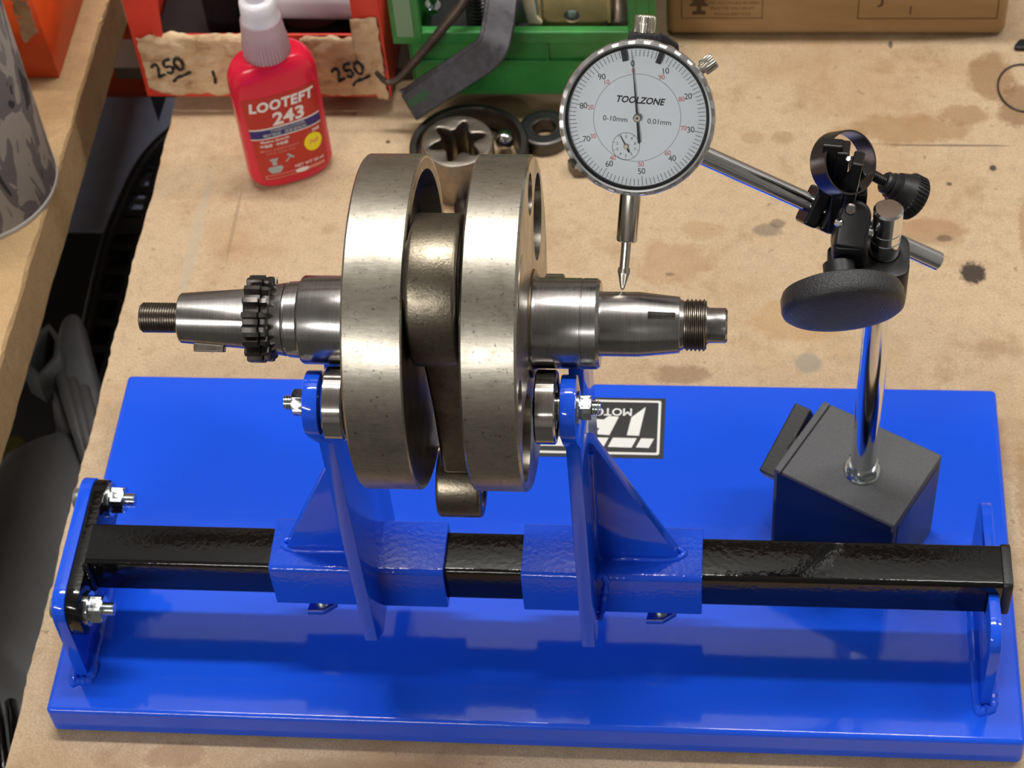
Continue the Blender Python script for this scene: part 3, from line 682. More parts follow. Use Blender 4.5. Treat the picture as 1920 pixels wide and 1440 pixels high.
# ------------------------------------------------------------------ magnetic base stand
ms = thing('magnetic_stand', 'black magnetic block on the blue plate with chrome post, arm and clamp', 'magnetic stand', (377, 106, H))
U2 = Vector((0.4979, 0.8672, 0)); V2 = Vector((-0.8672, 0.4979, 0)); BC = Vector((390.22, 75.01, H+0.15))
BM = frame(U2, V2, (0, 0, 1), BC)       # local: u 0..46.9, v 0..61.8, z 0..58.7
blk = mm(B((0, 0.0, 0), (46.9, 58.0, 58.7), BM), 'magnet_block', M_magnet, ms, bevel=0.8, seg=2)
mm(B((0.0, 58.3, 0), (46.9, 61.8, 58.7), BM), 'end_plate', M_magnet, blk, bevel=0.6)
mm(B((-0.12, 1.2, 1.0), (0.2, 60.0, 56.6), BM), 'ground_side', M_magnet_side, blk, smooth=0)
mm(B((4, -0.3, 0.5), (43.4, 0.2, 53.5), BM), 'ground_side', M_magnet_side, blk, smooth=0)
LV = frame(Vector((U2.x*.91, U2.y*.91, .41)).normalized(), V2, Vector((-U2.x*.41, -U2.y*.41, .91)).normalized(), BC+U2*25+V2*66+Vector((0, 0, 46)))
mm(B((-18.5, -1.5, -4.5), (18.5, 7.2, 4.5), LV), 'switch_lever', M_cap, ms, bevel=0.9)
mm(cyl(6, BC+U2*25+V2*61+Vector((0, 0, 44)), BC+U2*25+V2*67+Vector((0, 0, 46)), 32), 'lever_hub', M_cap, ms)
PX, PY = 376.9, 105.9
ZB = H+58.7
mm(L([(0, 6), (0, 8.4), (0.9, 8.6), (1.8, 8.0), (1.8, 6)], (PX, PY, ZB), (0, 0, 1), 48), 'flange_washer', M_zinc, ms)
mm(hexnut(13.6, 4.4, 5.8, frame((cos(.35), sin(.35), 0), (-sin(.35), cos(.35), 0), (0, 0, 1), (PX, PY, ZB+1.7))), 'post_nut', M_zinc, ms, smooth=25)
zt = Z(231.5)
mm(L([(ZB, 0), (ZB, 6), (zt-17, 6), (zt-16.8, 5.7), (zt-16.4, 5.7), (zt-16.2, 6), (zt-12.2, 6), (zt-12, 5.7), (zt-11.6, 5.7), (zt-11.4, 6), (zt-0.9, 6), (zt, 5.1), (zt, 0)], (PX, PY, 0), (0, 0, 1), 72), 'post', M_chrome, ms)
# arm
A0 = Vector((289.0, 118, Z(257.5))); A1 = Vector((400.9, 118, Z(187.6)))
mm(cyl(4.05, A0, A1, 56, 0.5), 'arm', M_chrome, ms)
AD = (A1-A0).normalized()
# post clamp: a split block round the post
def onarm(x): return A0+AD*((x-A0.x)/AD.x)
cl = mm(prism([fillet([(355, 91), (372, 90.5), (386.5, 93), (387.5, 116), (372, 117), (354, 108)], [4, 2, 7, 7, 4, 3]), circ(PX, PY, 6.02, 40)], Z(187.5), Z(206.5), Matrix.Identity(4), 0.8, 3), 'post_clamp', M_black_satin, ms)
mm(prism([fillet([(355.6, 97), (369.0, 96), (369.4, 113), (355.2, 113)], 3)], Z(207.6), Z(218), Matrix.Identity(4), 0.8, 3), 'clamp_jaw', M_black_satin, cl)
# rounded arm clamp head above
HC = Vector((363.2, 103.5, Z(226)))
HZ = (NR*0.9+Vector((0.05, -0.3, 0.1))).normalized(); HX = Vector((0.97, 0.0, -0.2)); HX = (HX-HZ*HX.dot(HZ)).normalized(); HY = HZ.cross(HX)
HM = frame(HX, HY, HZ, HC)
mm(prism([[(-6.4, -10), (6.4, -10)]+[(6.4*cos(radians(a)), 2.5+6.6*sin(radians(a))) for a in range(0, 181, 10)]], -6, 5, HM, 1.6, 3), 'arm_clamp_head', M_black_satin, cl)
mm(cyl(2.2, HC+HX*6-HY*3, HC+HX*8.6-HY*3, 20, 0.5), 'clamp_screw', M_zinc, cl)
mm(cyl(1.8, HC-HX*5.5-HY*1.0+HZ*4, HC-HX*6.5-HY*1.0+HZ*6.2, 20, 0.7), 'clamp_screw', M_chrome, cl)
# large knob
KD = (Vector((0.10, -0.93, -0.37))).normalized(); KC = Vector((359.6, 80.0, Z(205.5)))
KX = (Vector((1, 0, -0.16))-KD*Vector((1, 0, -0.16)).dot(KD)).normalized()
mm(L([(-5.6, 0), (-5.6, 16), (-5.2, 21.5), (-4.2, 23.6), (-2.0, 24.5), (2.6, 24.6), (4.2, 24.0), (5.2, 22.6), (6.4, 17), (7.4, 9), (7.8, 0)], KC, KD, 96), 'clamp_knob', M_knob, ms)
mm(cyl(6.4, KC-KD*16, KC-KD*5, 40), 'knob_neck', M_black_satin, ms)
# fine adjustment: gripping block on the arm, two black bars, steel band, screw and ribbed knob
G = onarm(350.0)
GM = frame(AD, AD.cross(Vector((0, 1, 0))).normalized()*-1, Vector((0, -1, 0)), G)
GZ = (CP-G).normalized(); GZ = (GZ-AD*GZ.dot(AD)).normalized(); GY = GZ.cross(AD)
GM = frame(AD, GY, GZ, G)
mm(B((-5.2, -8.6, -6), (1.2, 7.6, 5.6), GM), 'grip_block', M_black_mech, ms, bevel=1.4, seg=2)
mm(B((1.6, -8.2, -6), (8.0, 9.5, 7.2), GM), 'grip_block', M_black_mech, ms, bevel=1.6, seg=2)
def bar(a, b, w, t, name, off=0.0):
    a = Vector(a); b = Vector(b); y = (b-a).normalized(); z = (CP-a).normalized(); z = (z-y*z.dot(y)).normalized(); x = y.cross(z); ln = (b-a).length
    mm(B((-w/2, 0, -t/2), (w/2, ln, t/2), frame(x, y, z, a)), name, M_black_mech, ms, bevel=0.7)
bar((356.5, 111, Z(215)), (358.0, 112, Z(259.5)), 5.0, 8.0, 'fine_adjust_bar')
bar((353.0, 110, Z(236)), (353.8, 112, Z(262)), 8.0, 5.0, 'fine_adjust_bar')
bar((359.8, 106, Z(219)), (363.8, 108, Z(257.5)), 4.4, 8.0, 'fine_adjust_bar')
mm(B((361.5, 109, Z(229)), (368.5, 131, Z(236))), 'screw_boss', M_black_mech, ms, bevel=0.8)
bar((357.2, 109, Z(240)), (367.0, 109, Z(251)), 6.0, 6.0, 'hinge_bar')
mm(cyl(2.4, Vector((361.5, 99.5, Z(238))), Vector((361.4, 97.8, Z(239))), 24, 0.6), 'set_screw', M_darksteel, ms)
mm(cyl(1.1, Vector((359.5, 103, Z(262))), Vector((359.3, 101.8, Z(262.8))), 16, 0.4), 'rivet', M_zinc, ms)
BN = (NR*cos(radians(35))+Vector((1, 0, 0))*sin(radians(35))).normalized(); BCn = Vector((361.0, 111, Z(252.0)))
mm(L([(0, 12.0), (0, 12.7), (-9.4, 12.7), (-9.4, 12.0), (0, 12.0)], BCn, BN, 96), 'steel_band', simple('burnished_band', (96, 90, 90), 0.3, 1.0), ms)
s0 = Vector((366.7, 128, Z(231.5))); s1 = Vector((377.3, 128, Z(223.4))); SD = (s1-s0).normalized()
SD = (SD+NR*0.05).normalized()
mm(L(thread_prof(0, 14, 2.3, 0.9, 0.35), s0, SD, 30), 'adjusting_screw', M_black_mech, ms)
mm(L([(11.5, 0), (11.5, 3.8), (12.3, 4.6), (14.0, 4.6), (14.2, 3.9), (15.0, 5.4), (17.0, 5.4), (17.4, 6.6), (23.0, 8.6), (23, 0)], s0, SD, 48), 'knob_collar', M_cap, ms)
mm(L([(22.8, 0), (22.8, 8.6), (23.2, 9.4), (27.6, 9.6), (28.6, 8.6), (28.6, 0)], s0, SD, 300, rfun=lambda r, t, a: r-(0.5 if (a*34/(2*pi)) % 1 > 0.5 and r > 8.8 else 0)), 'ribbed_knob', M_cap, ms)

# ------------------------------------------------------------------ red bottle
bt = thing('bottle', 'flat red plastic bottle with printed front and frosted white nozzle cap', 'bottle', (60, 374, 0))
BA = radians(24); BX = Vector((cos(BA), sin(BA), 0)); BF = Vector((sin(BA), -cos(BA), 0)); BO = Vector((60.2, 375.0, 0.2))
HB = 92.0
def bw(t):                      # half width / half depth at height t
    w, d = 25.0, 12.5
    if t < 9: k = sin(math.acos(max(0, 1-t/9))); w = 16+9*k; d = 9.5+3*k
    if t > HB-16: q = (t-(HB-16))/16; k = math.sqrt(max(0, 1-q*q)); w = 11.5+13.5*k; d = 8.5+4*k
    return w, d
def bpt(u, t, off=0.0, side=1):
    """point on the bottle's front (u across in mm, t up)"""
    w, d = bw(t); u = max(-w, min(w, u)); e = 2.8
    return BO+BX*u+BF*side*(d*(1-abs(u/w)**e)**(1/e)+off)+Vector((0, 0, t))
bm = bmesh.new(); rings = []; hs = [0, 0.6, 1.5, 3, 5, 7, 9, 12, 20, 35, 50, 65, 76, 79, 82, 84.5, 86.5, 88.5, 90, 91, 91.7, 92]
for t in hs:
    w, d = bw(max(t, 0.4)) if t > 0 else (13, 7.5); r = []
    for i in range(72):
        a = 2*pi*i/72; e = 2/2.8; c, s_ = cos(a), sin(a)
        r.append(bm.verts.new(BO+BX*w*math.copysign(abs(c)**e, c)+BF*d*math.copysign(abs(s_)**e, s_)+Vector((0, 0, t))))
    rings.append(r)
for A, Bq in zip(rings, rings[1:]):
    for i in range(72): bm.faces.new((A[i], A[(i+1) % 72], Bq[(i+1) % 72], Bq[i]))
bm.faces.new(rings[0][::-1]); bm.faces.new(rings[-1]); bmesh.ops.recalc_face_normals(bm, faces=bm.faces)
bo = mm(bm, 'bottle_body', M_red, bt, smooth=60)
def patch(outline, off, n=26):
    """flat print wrapped on the bottle front; outline in (u, t)"""
    b2 = prism([outline], -0.01, 0.01, Matrix.Identity(4))
    return wrap(b2, off)
def wrap(b2, off, cutx=2.0):
    fs = b2.faces[:]
    for k in range(-25, 26, 2):
        bmesh.ops.bisect_plane(b2, geom=b2.verts[:]+b2.edges[:]+b2.faces[:], plane_co=(k, 0, 0), plane_no=(1, 0, 0))
    for v in b2.verts: v.co = bpt(v.co.x, v.co.y, off+max(-0.03, min(0.03, v.co.z)))
    return b2
mm(patch([( -19.5, 9), (-18, 7.5), (18, 7.5), (20.5, 10), (21.5, 69), (20, 71), (-20, 71), (-21.5, 69)], 0.12), 'front_label', M_label, bo, smooth=60)
def wt(s_, size, u, t, **k): return wrap(text(s_, size, Matrix.Translation((u, t, 0)), 0.02, **k), 0.29)
band = lambda t0, t1, mat, nm: mm(patch([(-20.5, t0), (20.5, t0), (20.5, t1), (-20.5, t1)], 0.17 if mat == M_wht else 0.23), nm, mat, bo, smooth=60)
band(40.2, 48.2, M_wht, 'printed_band'); band(41.0, 47.2, M_navy, 'printed_band')
mm(wt('LOOTEFT', 9.4, 0, 64.0, shear=0.15, bold=0.42, sx=0.86, space=1.1), 'lettering', M_wht, bo, smooth=0)
mm(wt('243', 12.5, 2.5, 53.4, shear=0.1, bold=0.4, space=1.02), 'lettering', M_wht, bo, smooth=0)
mm(join(wt('THREADLOCKER', 2.7, 1, 45.6, bold=0.05), wt('\u87ba\u7eb9\u9501\u56fa \u00b7 \u538c\u6c27\u80f6\u7c98\u5242', 2.6, -1, 42.6, bold=0.05)), 'lettering', M_gry, bo, smooth=0)
mm(join(wt('Medium Strength', 2.4, -7.5, 38.2, bold=0.05), wt('\u4e2d\u5f3a\u5ea6 \u00b7 \u4e2d\u7c98\u5ea6', 2.4, -8.5, 34.8, bold=0.05), wt('243', 3.0, 16.5, 37.0, bold=0.1)), 'lettering', M_wht, bo, smooth=0)
mm(join(wt('\u9002\u7528\u4e8e\u91d1\u5c5e\u87ba\u7eb9\u9501\u56fa\u5bc6\u5c01', 2.0, -5.0, 31.2), wt('\u9632\u677e\u52a8 \u53ef\u62c6\u5378 \u8010\u6cb9', 2.0, -5.6, 28.6), patch([(-16.8, 30.6), (-15.4, 30.6), (-15.4, 31.9), (-16.8, 31.9)], 0.2)), 'lettering', M_pink, bo, smooth=0)
mm(patch([(13.8+5.4*cos(2*pi*i/40), 28.6+6.6*sin(2*pi*i/40)) for i in range(40)], 0.18), 'yellow_spot', M_yellow, bo, smooth=60)
mm(wrap(text('243', 3.8, Matrix.Translation((13.8, 28.8, 0)), 0.02, shear=0.3, bold=0.1, sx=1.0), 0.24), 'lettering', M_pink, bo, smooth=0)
mm(join(*[patch(p_, 0.2) for p_ in ([(-13, 24.5), (-8, 24.5), (-8.6, 22.6), (-12.4, 22.6)], [(-11.8, 22.4), (-9.2, 22.4), (-9.2, 19.2), (-11.8, 19.2)], [(-14, 18.4), (-7, 18.4), (-6, 16.4), (-8, 13.2), (-13, 13.2), (-15, 16.4)], [(-4.2, 20.4), (-3.6, 19.8), (-0.6, 23.0), (-1.2, 23.6)], [(-3, 25.2), (-1.6, 25.8), (1.6, 22.2), (0.6, 21.6)])]), 'drawing', M_gry, bo, smooth=0)
mm(wt('NET WT 50 ml', 2.8, 9.5, 14.6, bold=0.05), 'lettering', M_wht, bo, smooth=0)
mm(prism([[(-17, 9.0), (18.5, 9.0), (18.5, 12.0), (-17, 12.0)], [(-16.4, 9.5), (17.9, 9.5), (17.9, 11.5), (-16.4, 11.5)]], -0.01, 0.01, Matrix.Identity(4)) and join(patch([(-17, 9.0), (18.5, 9.0), (18.5, 9.6), (-17, 9.6)], 0.2), patch([(-17, 11.4), (18.5, 11.4), (18.5, 12.0), (-17, 12.0)], 0.2), patch([(-17, 9), (-16.4, 9), (-16.4, 12), (-17, 12)], 0.2), patch([(5, 9), (18.5, 9), (18.5, 12), (5, 12)], 0.2)), 'printed_bar', M_pink, bo, smooth=0)
mm(patch([(4.5+4*cos(2*pi*i/24), 10.6+1.7*sin(2*pi*i/24)) for i in range(24)], 0.22), 'printed_bar', M_wht, bo, smooth=0)
co = BO+Vector((0, 0, HB-0.5))
mm(L([(0, 9), (0, 11.9), (0.8, 13.2), (9.5, 12.9), (13, 12.2), (24.5, 11.2), (25, 10.7), (25, 9.8), (12, 10.6), (2, 11.4)], co, (0, 0, 1), 288, rfun=lambda r, t, a: r-(0.6 if (a*40/(2*pi)) % 1 > 0.5 and t < 12.5 and r > 11.8 else 0)), 'outer_cap', M_cap_clear, bt)
mm(L([(0, 0), (0, 10.5), (10, 10.3), (24, 10.6), (25.5, 10.2), (30, 10.0), (36, 9.8), (37.5, 8.6), (38, 6.2), (44, 5.4), (54, 4.2), (55, 0)], co+Vector((0, 0, 1)), (0, 0, 1), 72), 'nozzle_cap', M_cap_white, bt)

# ------------------------------------------------------------------ storage bins (raised on an added dark batten for a shaded gap)
before = set(bpy.data.objects)
def open_bin(name, label, x0, x1, y0, y1, hf, hb, mat, cat, flange=7, t=1.8, rot=0, lip=4.5, loc_z=0.1, slant=0):
    """open-fronted stacking bin: low front wall, sides stepping up to the back"""
    r = thing(name, label, cat, ((x0+x1)/2, (y0+y1)/2, 0))
    z = loc_z
    b = join(B((x0, y0, z), (x1, y1, z+t)), B((x0, y1-t, z), (x1, y1, z+hb)))
    body = mm(b, 'bin_body', mat, r, smooth=0, bevel=0.5)
    fy = y0-slant
    vs = [(x0, y0, z), (x1, y0, z), (x1, y0+t, z), (x0, y0+t, z), (x0, fy, z+hf), (x1, fy, z+hf), (x1, fy+t, z+hf), (x0, fy+t, z+hf)]
    bm = bmesh.new(); V = [bm.verts.new(v) for v in vs]
    for f in ((0, 1, 5, 4), (1, 2, 6, 5), (2, 3, 7, 6), (3, 0, 4, 7), (4, 5, 6, 7), (3, 2, 1, 0)): bm.faces.new([V[i] for i in f])
    bmesh.ops.recalc_face_normals(bm, faces=bm.faces)
    fp = mm(bm, 'front_panel', mat, r, smooth=0, bevel=0.5)
    for xs, sgn in ((x0, -1), (x1-t, 1)):
        mm(prism([[(y0, z), (y1, z), (y1, z+hb), (y0+30, z+hb), (y0+2, z+hf+14), (fy, z+hf)]], xs, xs+t, MX(), 0.3), 'side_panel', mat, r)
    return r, body, fp
# red
rb, _, rfp = open_bin('storage_bin', 'red plastic parts bin with brown masking tape marked 250', -33.5, 114.5, 441, 560, 46, 92, M_redbin, 'bin')
mm(prism([[(-33.5, 0.2), (-22, 0.2), (-15.5, 44), (-10.5, 95), (-33.5, 95)]], -440.8, -438.6, frame((1, 0, 0), (0, 0, 1), (0, -1, 0), (0, 0, 0)), 0.3), 'front_flange', M_redbin, rb)
mm(prism([[(98, 40), (114.5, 0.2), (114.5, 95), (98.5, 95)]], -440.8, -438.6, frame((1, 0, 0), (0, 0, 1), (0, -1, 0), (0, 0, 0)), 0.3), 'front_flange', M_redbin, rb)
mm(prism([[(-33.5, 0.2), (114.5, 0.2), (114.5, 6), (-33.5, 6)]], -440.8, -438.2, frame((1, 0, 0), (0, 0, 1), (0, -1, 0), (0, 0, 0)), 0.3), 'bottom_ledge', M_redbin, rb)
# crinkled tape
def tape(x0, x1, zf0, zf1, seed, name='masking_tape', par=None, y=437.6):
    bm = bmesh.new(); nx, nz = 70, 26; g = []
    for i in range(nx+1):
        x = x0+(x1-x0)*i/nx; lo_ = zf0(x)+2.2*noise.noise(Vector((x*0.13, seed, 0))); hi_ = zf1(x)+1.6*noise.noise(Vector((x*0.16, seed+5, 0)))
        col = []
        for j in range(nz+1):
            z = lo_+(hi_-lo_)*j/nz
            xx = x+(1.8*noise.noise(Vector((z*0.14, seed+9, i > nx/2))) if i in (0, nx) else 0)
            yy = y+2.0*noise.noise(Vector((x*0.07, z*0.2, seed)))+0.9*noise.noise(Vector((x*0.2, z*0.5, seed+3)))-0.5
            if z > 45.5 and x > -20 and x < 97: yy += (z-45.5)*0.9
            col.append(bm.verts.new((xx, yy, z)))
        g.append(col)
    for i in range(nx):
        for j in range(nz): bm.faces.new((g[i][j], g[i+1][j], g[i+1][j+1], g[i][j+1]))
    bmesh.ops.recalc_face_normals(bm, faces=bm.faces)
    o = mm(bm, name, M_tape, par, smooth=80); sm = o.modifiers.new('s', 'SOLIDIFY'); sm.thickness = 0.0003
    return o
tp = tape(-30.5, 34, lambda x: 3.5 if x > -22 else 3.5+(-22-x)*0.6, lambda x: 48.5, 1.0, par=rfp)
tp2 = tape(66, 112.5, lambda x: 2.5 if x < 106 else -0.5, lambda x: 47 if x < 97 else 62, 5.0, par=rfp)
mm(tube([(0, 0, 0), (1, 0, 0)], 0.1), 'x', None).name
bpy.data.objects.remove(bpy.data.objects['x'])
def strokes(px, sc_, ox, oz, y, par, tilt=0.0):
    bms = []
    for st in px:
        P = spline([(ox+(p[0]*cos(tilt)-p[1]*sin(tilt))*sc_, y, oz+(p[0]*sin(tilt)+p[1]*cos(tilt))*sc_) for p in st], 6)
        bms.append(tube(P, [0.85+0.15*sin(i*0.9) for i in range(len(P))], 8))
    return mm(join(*bms), 'handwriting', M_ink, par)
G250 = [[(0, 6.5), (1.6, 8), (3, 6.6), (2.2, 3.6), (1.4, 0.4), (3.4, 1.2), (4.6, 1.6)], [(9.6, 9.6), (6.6, 9.0), (6.2, 5.6), (8.6, 5.8), (9.2, 3.6), (7.6, 1.8), (5.8, 2.6)], [(12.4, 9.6), (10.8, 7.0), (11.6, 3.2), (13.6, 3.4), (14.6, 7.0), (13.2, 9.8), (12.0, 9.4)], [(6.8, -3.4), (9.2, -1.4), (12.6, -0.6), (16.4, 0.8)]]
strokes(G250, 1.32, -24, 17.0, 435.9, tp, radians(10))
strokes(G250, 1.28, 83.5, 14.0, 435.9, tp2, radians(12))
strokes([[(0, 0), (0.3, 4), (0, 8)]], 1.2, 10.5, 13, 436.0, tp)
# things inside the red bin
tag(mm(L([(0, 6), (0, 19), (0.8, 20), (70, 20), (70.8, 19), (70.8, 6), (70, 17.5), (2, 17.5), (0, 15)], (106, 480, 50), (-0.97, 0.0, 0.02), 72), 'plastic_tube', M_cap_white), 'translucent white plastic tube lying inside the red bin', 'tube')
tag(mm(B((-31, 446, 2.4), (112, 556, 22)), 'shade_pad', M_seal, bevel=3), 'added black pad that darkens the inside of the red bin', 'pad')  # added black filler, stands in for the shade inside the bin
tag(mm(L([(0, 22), (0, 30), (1, 31.5), (4, 32), (7, 30.5), (8, 27), (8, 22)], (64, 486, 22.5), (0, 0, 1), 96), 'rubber_ring', M_black_gloss), 'shiny black ring lying on the floor of the red bin', 'ring')
tag(mm(cyl(14, (14, 480, 22.5), (14, 480, 52), 40), 'rubber_grommet', M_seal), 'dark rubber grommet standing in the left of the red bin', 'grommet')

# green bin
gb, gbody, gfp = open_bin('storage_bin', 'green plastic parts bin full of mixed brackets and hardware', 128.5, 264, 441, 570, 50, 90, M_green, 'bin', slant=1.5)
FG = frame((1, 0, 0), (0, 0, 1), (0, -1, 0), (0, 0, 0))
mm(B((121, 435.5, 44), (271, 441.5, 53)), 'rim', M_green, gb, bevel=1.2)
mm(B((129, 438.2, 27.6), (264, 441, 28.8)), 'rib', M_green, gb, bevel=0.4)
mm(B((208, 438.0, 28), (209.2, 441, 42)), 'rib', M_green, gb, bevel=0.4)
for x0, x1 in ((120.5, 138), (255.5, 271.5)):
    mm(B((x0, 435.2, 44), (x1, 438.6, 100)), 'front_flange', M_green, gb, bevel=1.0)
    mm(B((x0+ (3 if x0 < 200 else 5), 434.6, 50), (x1-(4.5 if x0 < 200 else 4), 436, 94)), 'flange_recess', simple('worn_green_flange', (118, 150, 116), 0.5) if x0 < 200 else M_green, gb, bevel=0.4)
# contents
def dishobj(o, label, cat): return tag(o, label, cat)
t = thing('bent_bracket', 'black painted steel strap bracket hanging over the front of the green bin', 'bracket', (175, 430, 40))
path = [(190, 452, 100), (185, 438, 80), (182, 428, 64), (177, 421.5, 52), (160, 419.5, 38), (141, 418, 24), (127, 417, 13)]
def strapmesh(P, w, th, edge):
    P = spline([(a, b, c) for a, b, c in P], 8); bm = bmesh.new(); R_ = []
    for i, p in enumerate(P):
        t_ = (P[min(i+1, len(P)-1)]-P[max(i-1, 0)]).normalized(); nrm = Vector((-0.22, -0.75, 0.55)); nrm = (nrm-t_*nrm.dot(t_)).normalized(); s_ = t_.cross(nrm)
        sec = [(-w/2, 0), (w/2, 0), (w/2, edge), (w/2-th, edge), (w/2-th, th), (-w/2, th)]
        R_.append([bm.verts.new(p+s_*a+nrm*(b-th)) for a, b in sec])
    for A, Bq in zip(R_, R_[1:]):
        for i in range(6): bm.faces.new((A[i], A[(i+1) % 6], Bq[(i+1) % 6], Bq[i]))
    bm.faces.new(R_[0][::-1]); bm.faces.new(R_[-1]); bmesh.ops.recalc_face_normals(bm, faces=bm.faces); return bm, P
bmx, PP = strapmesh(path, 20, 3.0, -5)
mm(bmx, 'strap', simple('worn_black_strap', (66, 64, 68), 0.26, 0.4, var=0.3, vs=120, rvar=0.1), t, bevel=0.7)
pe = Vector((134.5, 417.6, 18.6)); tv = (Vector((141, 418, 24))-Vector((127, 417, 13))).normalized(); nv = Vector((-0.22, -0.75, 0.55)); nv = (nv-tv*nv.dot(tv)).normalized(); sv = tv.cross(nv)
mm(prism([[(5.5+2.6*cos(a), 2.6*sin(a)) for a in [radians(x) for x in range(-90, 91, 15)]]+[(-5.5+2.6*cos(a), 2.6*sin(a)) for a in [radians(x) for x in range(90, 271, 15)]]], -0.1, 0.35, frame(tv, nv.cross(tv), nv, pe)), 'slot', simple('slot_green_shade', (24, 60, 30), 0.6), t, smooth=0)
tag(mm(tube(spline([(172, 452, 88), (163, 440, 72), (150, 432, 58), (138, 428, 44), (127, 424.5, 32), (121, 423, 27), (115.5, 423, 26.5), (110.5, 424, 33)], 8), [3.4-0.035*i for i in range(57)], 12), 'bent_hook', simple('rusty_dark_rod', (74, 62, 54), 0.5, 0.6, var=0.3, vs=200)), 'bent dark steel rod hook hanging over the corner of the green bin', 'hook')
t = thing('zinc_bracket', 'gold coloured stamped bracket with a round hole in the green bin', 'bracket', (226, 452, 30))
sh_ = fillet([(205, 36), (241, 36), (241, 46), (245, 48), (243, 74), (207, 74), (206, 50), (202, 47)], 1.5)
mm(prism([sh_, circ(222.5, 50, 4.7, 32)], -454, -452.4, FG, 0.3), 'bracket_plate', M_goldzinc, t)
mm(B((243.2, 449, 48), (245, 457, 74)), 'folded_edge', M_goldzinc, t, bevel=0.4)
mm(B((203.8, 450, 50), (205.4, 457, 74)), 'folded_edge', M_goldzinc, t, bevel=0.4)
tag(mm(cyl(2.9, (223.0, 466, 44), (222.2, 457, 48.5), 32), 'steel_pin', M_zinc), 'bright steel pin seen through the hole of the gold bracket', 'pin')
tag(mm(L([(0, 5), (0, 8), (1.2, 9), (12, 12), (22, 13), (23, 12), (12, 10), (2, 6)], (194, 462, 42), (-0.1, 0.2, 0.95), 48), 'metal_cup', M_gry), 'pale metal cup beside the gold bracket in the green bin', 'cup')
tag(mm(prism([fillet([(199, 44), (205, 45), (206, 50), (203, 54), (201.5, 70), (195, 70), (197, 54)], 1.5)], -450, -447, FG, 0.5), 'crumpled_tab', simple('cream_tab', (198, 190, 162), 0.5)), 'cream coloured bent tab between black strap and gold bracket', 'tab')
tag(mm(L([(0, 0), (0, 6), (2, 8.6), (6, 9.2), (34, 9.2), (36, 8), (36, 0)], (250.5, 455, 34), (-0.05, 0.5, 0.85), 64), 'steel_spigot', simple('brown_steel', (120, 106, 94), 0.35, 0.8, var=0.3, vs=120, rvar=0.1)), 'brown grey steel spigot at the right end of the green bin', 'spigot')
t = mm(L(thread_prof(0, 62, 6.6, 2.6, 1.1), (166, 460, 8), (0.02, 0.05, 1), 48), 'black_bolt', M_black_mech); tag(t, 'thick black threaded bolt standing in the left of the green bin', 'bolt')
tag(mm(join(cyl(2.4, (141, 456, 50), (146, 453, 74), 24), hexnut(9, 5, 2.2, align((0.25, -0.1, 1), (141.5, 456, 52)))), 'small_bolt', M_zinc), 'shiny small bolt in the top left of the green bin', 'bolt')
tag(mm(B((136, 452, 3), (250, 540, 34)), 'rubber_mat', M_seal, bevel=3), 'black rubber pad under the hardware in the green bin', 'pad')

for o_ in set(bpy.data.objects)-before:
    if o_.parent is None: o_.location += Vector((0, -12, 10))*S
tag(mm(B((-60, 452, 0), (275, 478, 9.8)), 'batten', simple('dark_batten', (60, 44, 32), 0.8), smooth=0, bevel=1), 'added dark batten holding up the red and green bins over a shaded gap', 'batten')  # added support; the lifted bins leave a dark gap in front of it

# cardboard carton
cb = thing('carton', 'brown cardboard carton with printed boxes at the top right', 'box', (375, 545, 0))
co_ = mm(B((274.5, 491, 0.5), (476, 640, 105)), 'carton_body', M_card, cb, bevel=5, seg=4)
pm = []
def frameline(x0, z0, x1, z1, w=0.5): pm.append(prism([[(x0, z0), (x1, z0), (x1, z1), (x0, z1)], [(x0+w, z0+w), (x1-w, z0+w), (x1-w, z1-w), (x0+w, z1-w)]], -491.05, -490.9, FG))
FGt = lambda x, z: frame((1, 0, 0), (0, 0, 1), (0, -1, 0), (x, 490.98, z))
frameline(283.5, 14.5, 332, 44)
pm.append(text('100% RECYCLED BOARD', 2.9, FGt(314, 26.5), 0.03)); pm.append(text('PRINTED ON KRAFT', 2.9, FGt(314, 22.2), 0.03)); pm.append(text('FSC\u00ae MIX C000000', 2.9, FGt(314, 17.8), 0.03))
pm[-1].clear(); pm[-1] = text('PLEASE RECYCLE', 2.9, FGt(314, 17.8), 0.03)
pm.append(prism([[(288, 24), (291, 28), (289, 29), (294, 34), (299, 29), (297, 28), (300, 24), (295.5, 24), (295.5, 20.4), (298, 20.4), (298, 17.5), (290, 17.5), (290, 20.4), (292.5, 20.4), (292.5, 24)]], -491.05, -490.9, FG))
mm(join(*pm), 'printing', simple('brown_print', (92, 68, 42), 0.7), co_, smooth=0)
pm = []; frameline(388, 14.0, 470, 60, 0.6); pm.append(text('J', 15, FGt(402, 31), 0.03)); pm.append(B((418.5, 490.9, 17.5), (419.4, 491.1, 24)))
mm(join(*pm), 'printing', simple('dark_brown_print', (84, 60, 38), 0.7), co_, smooth=0)

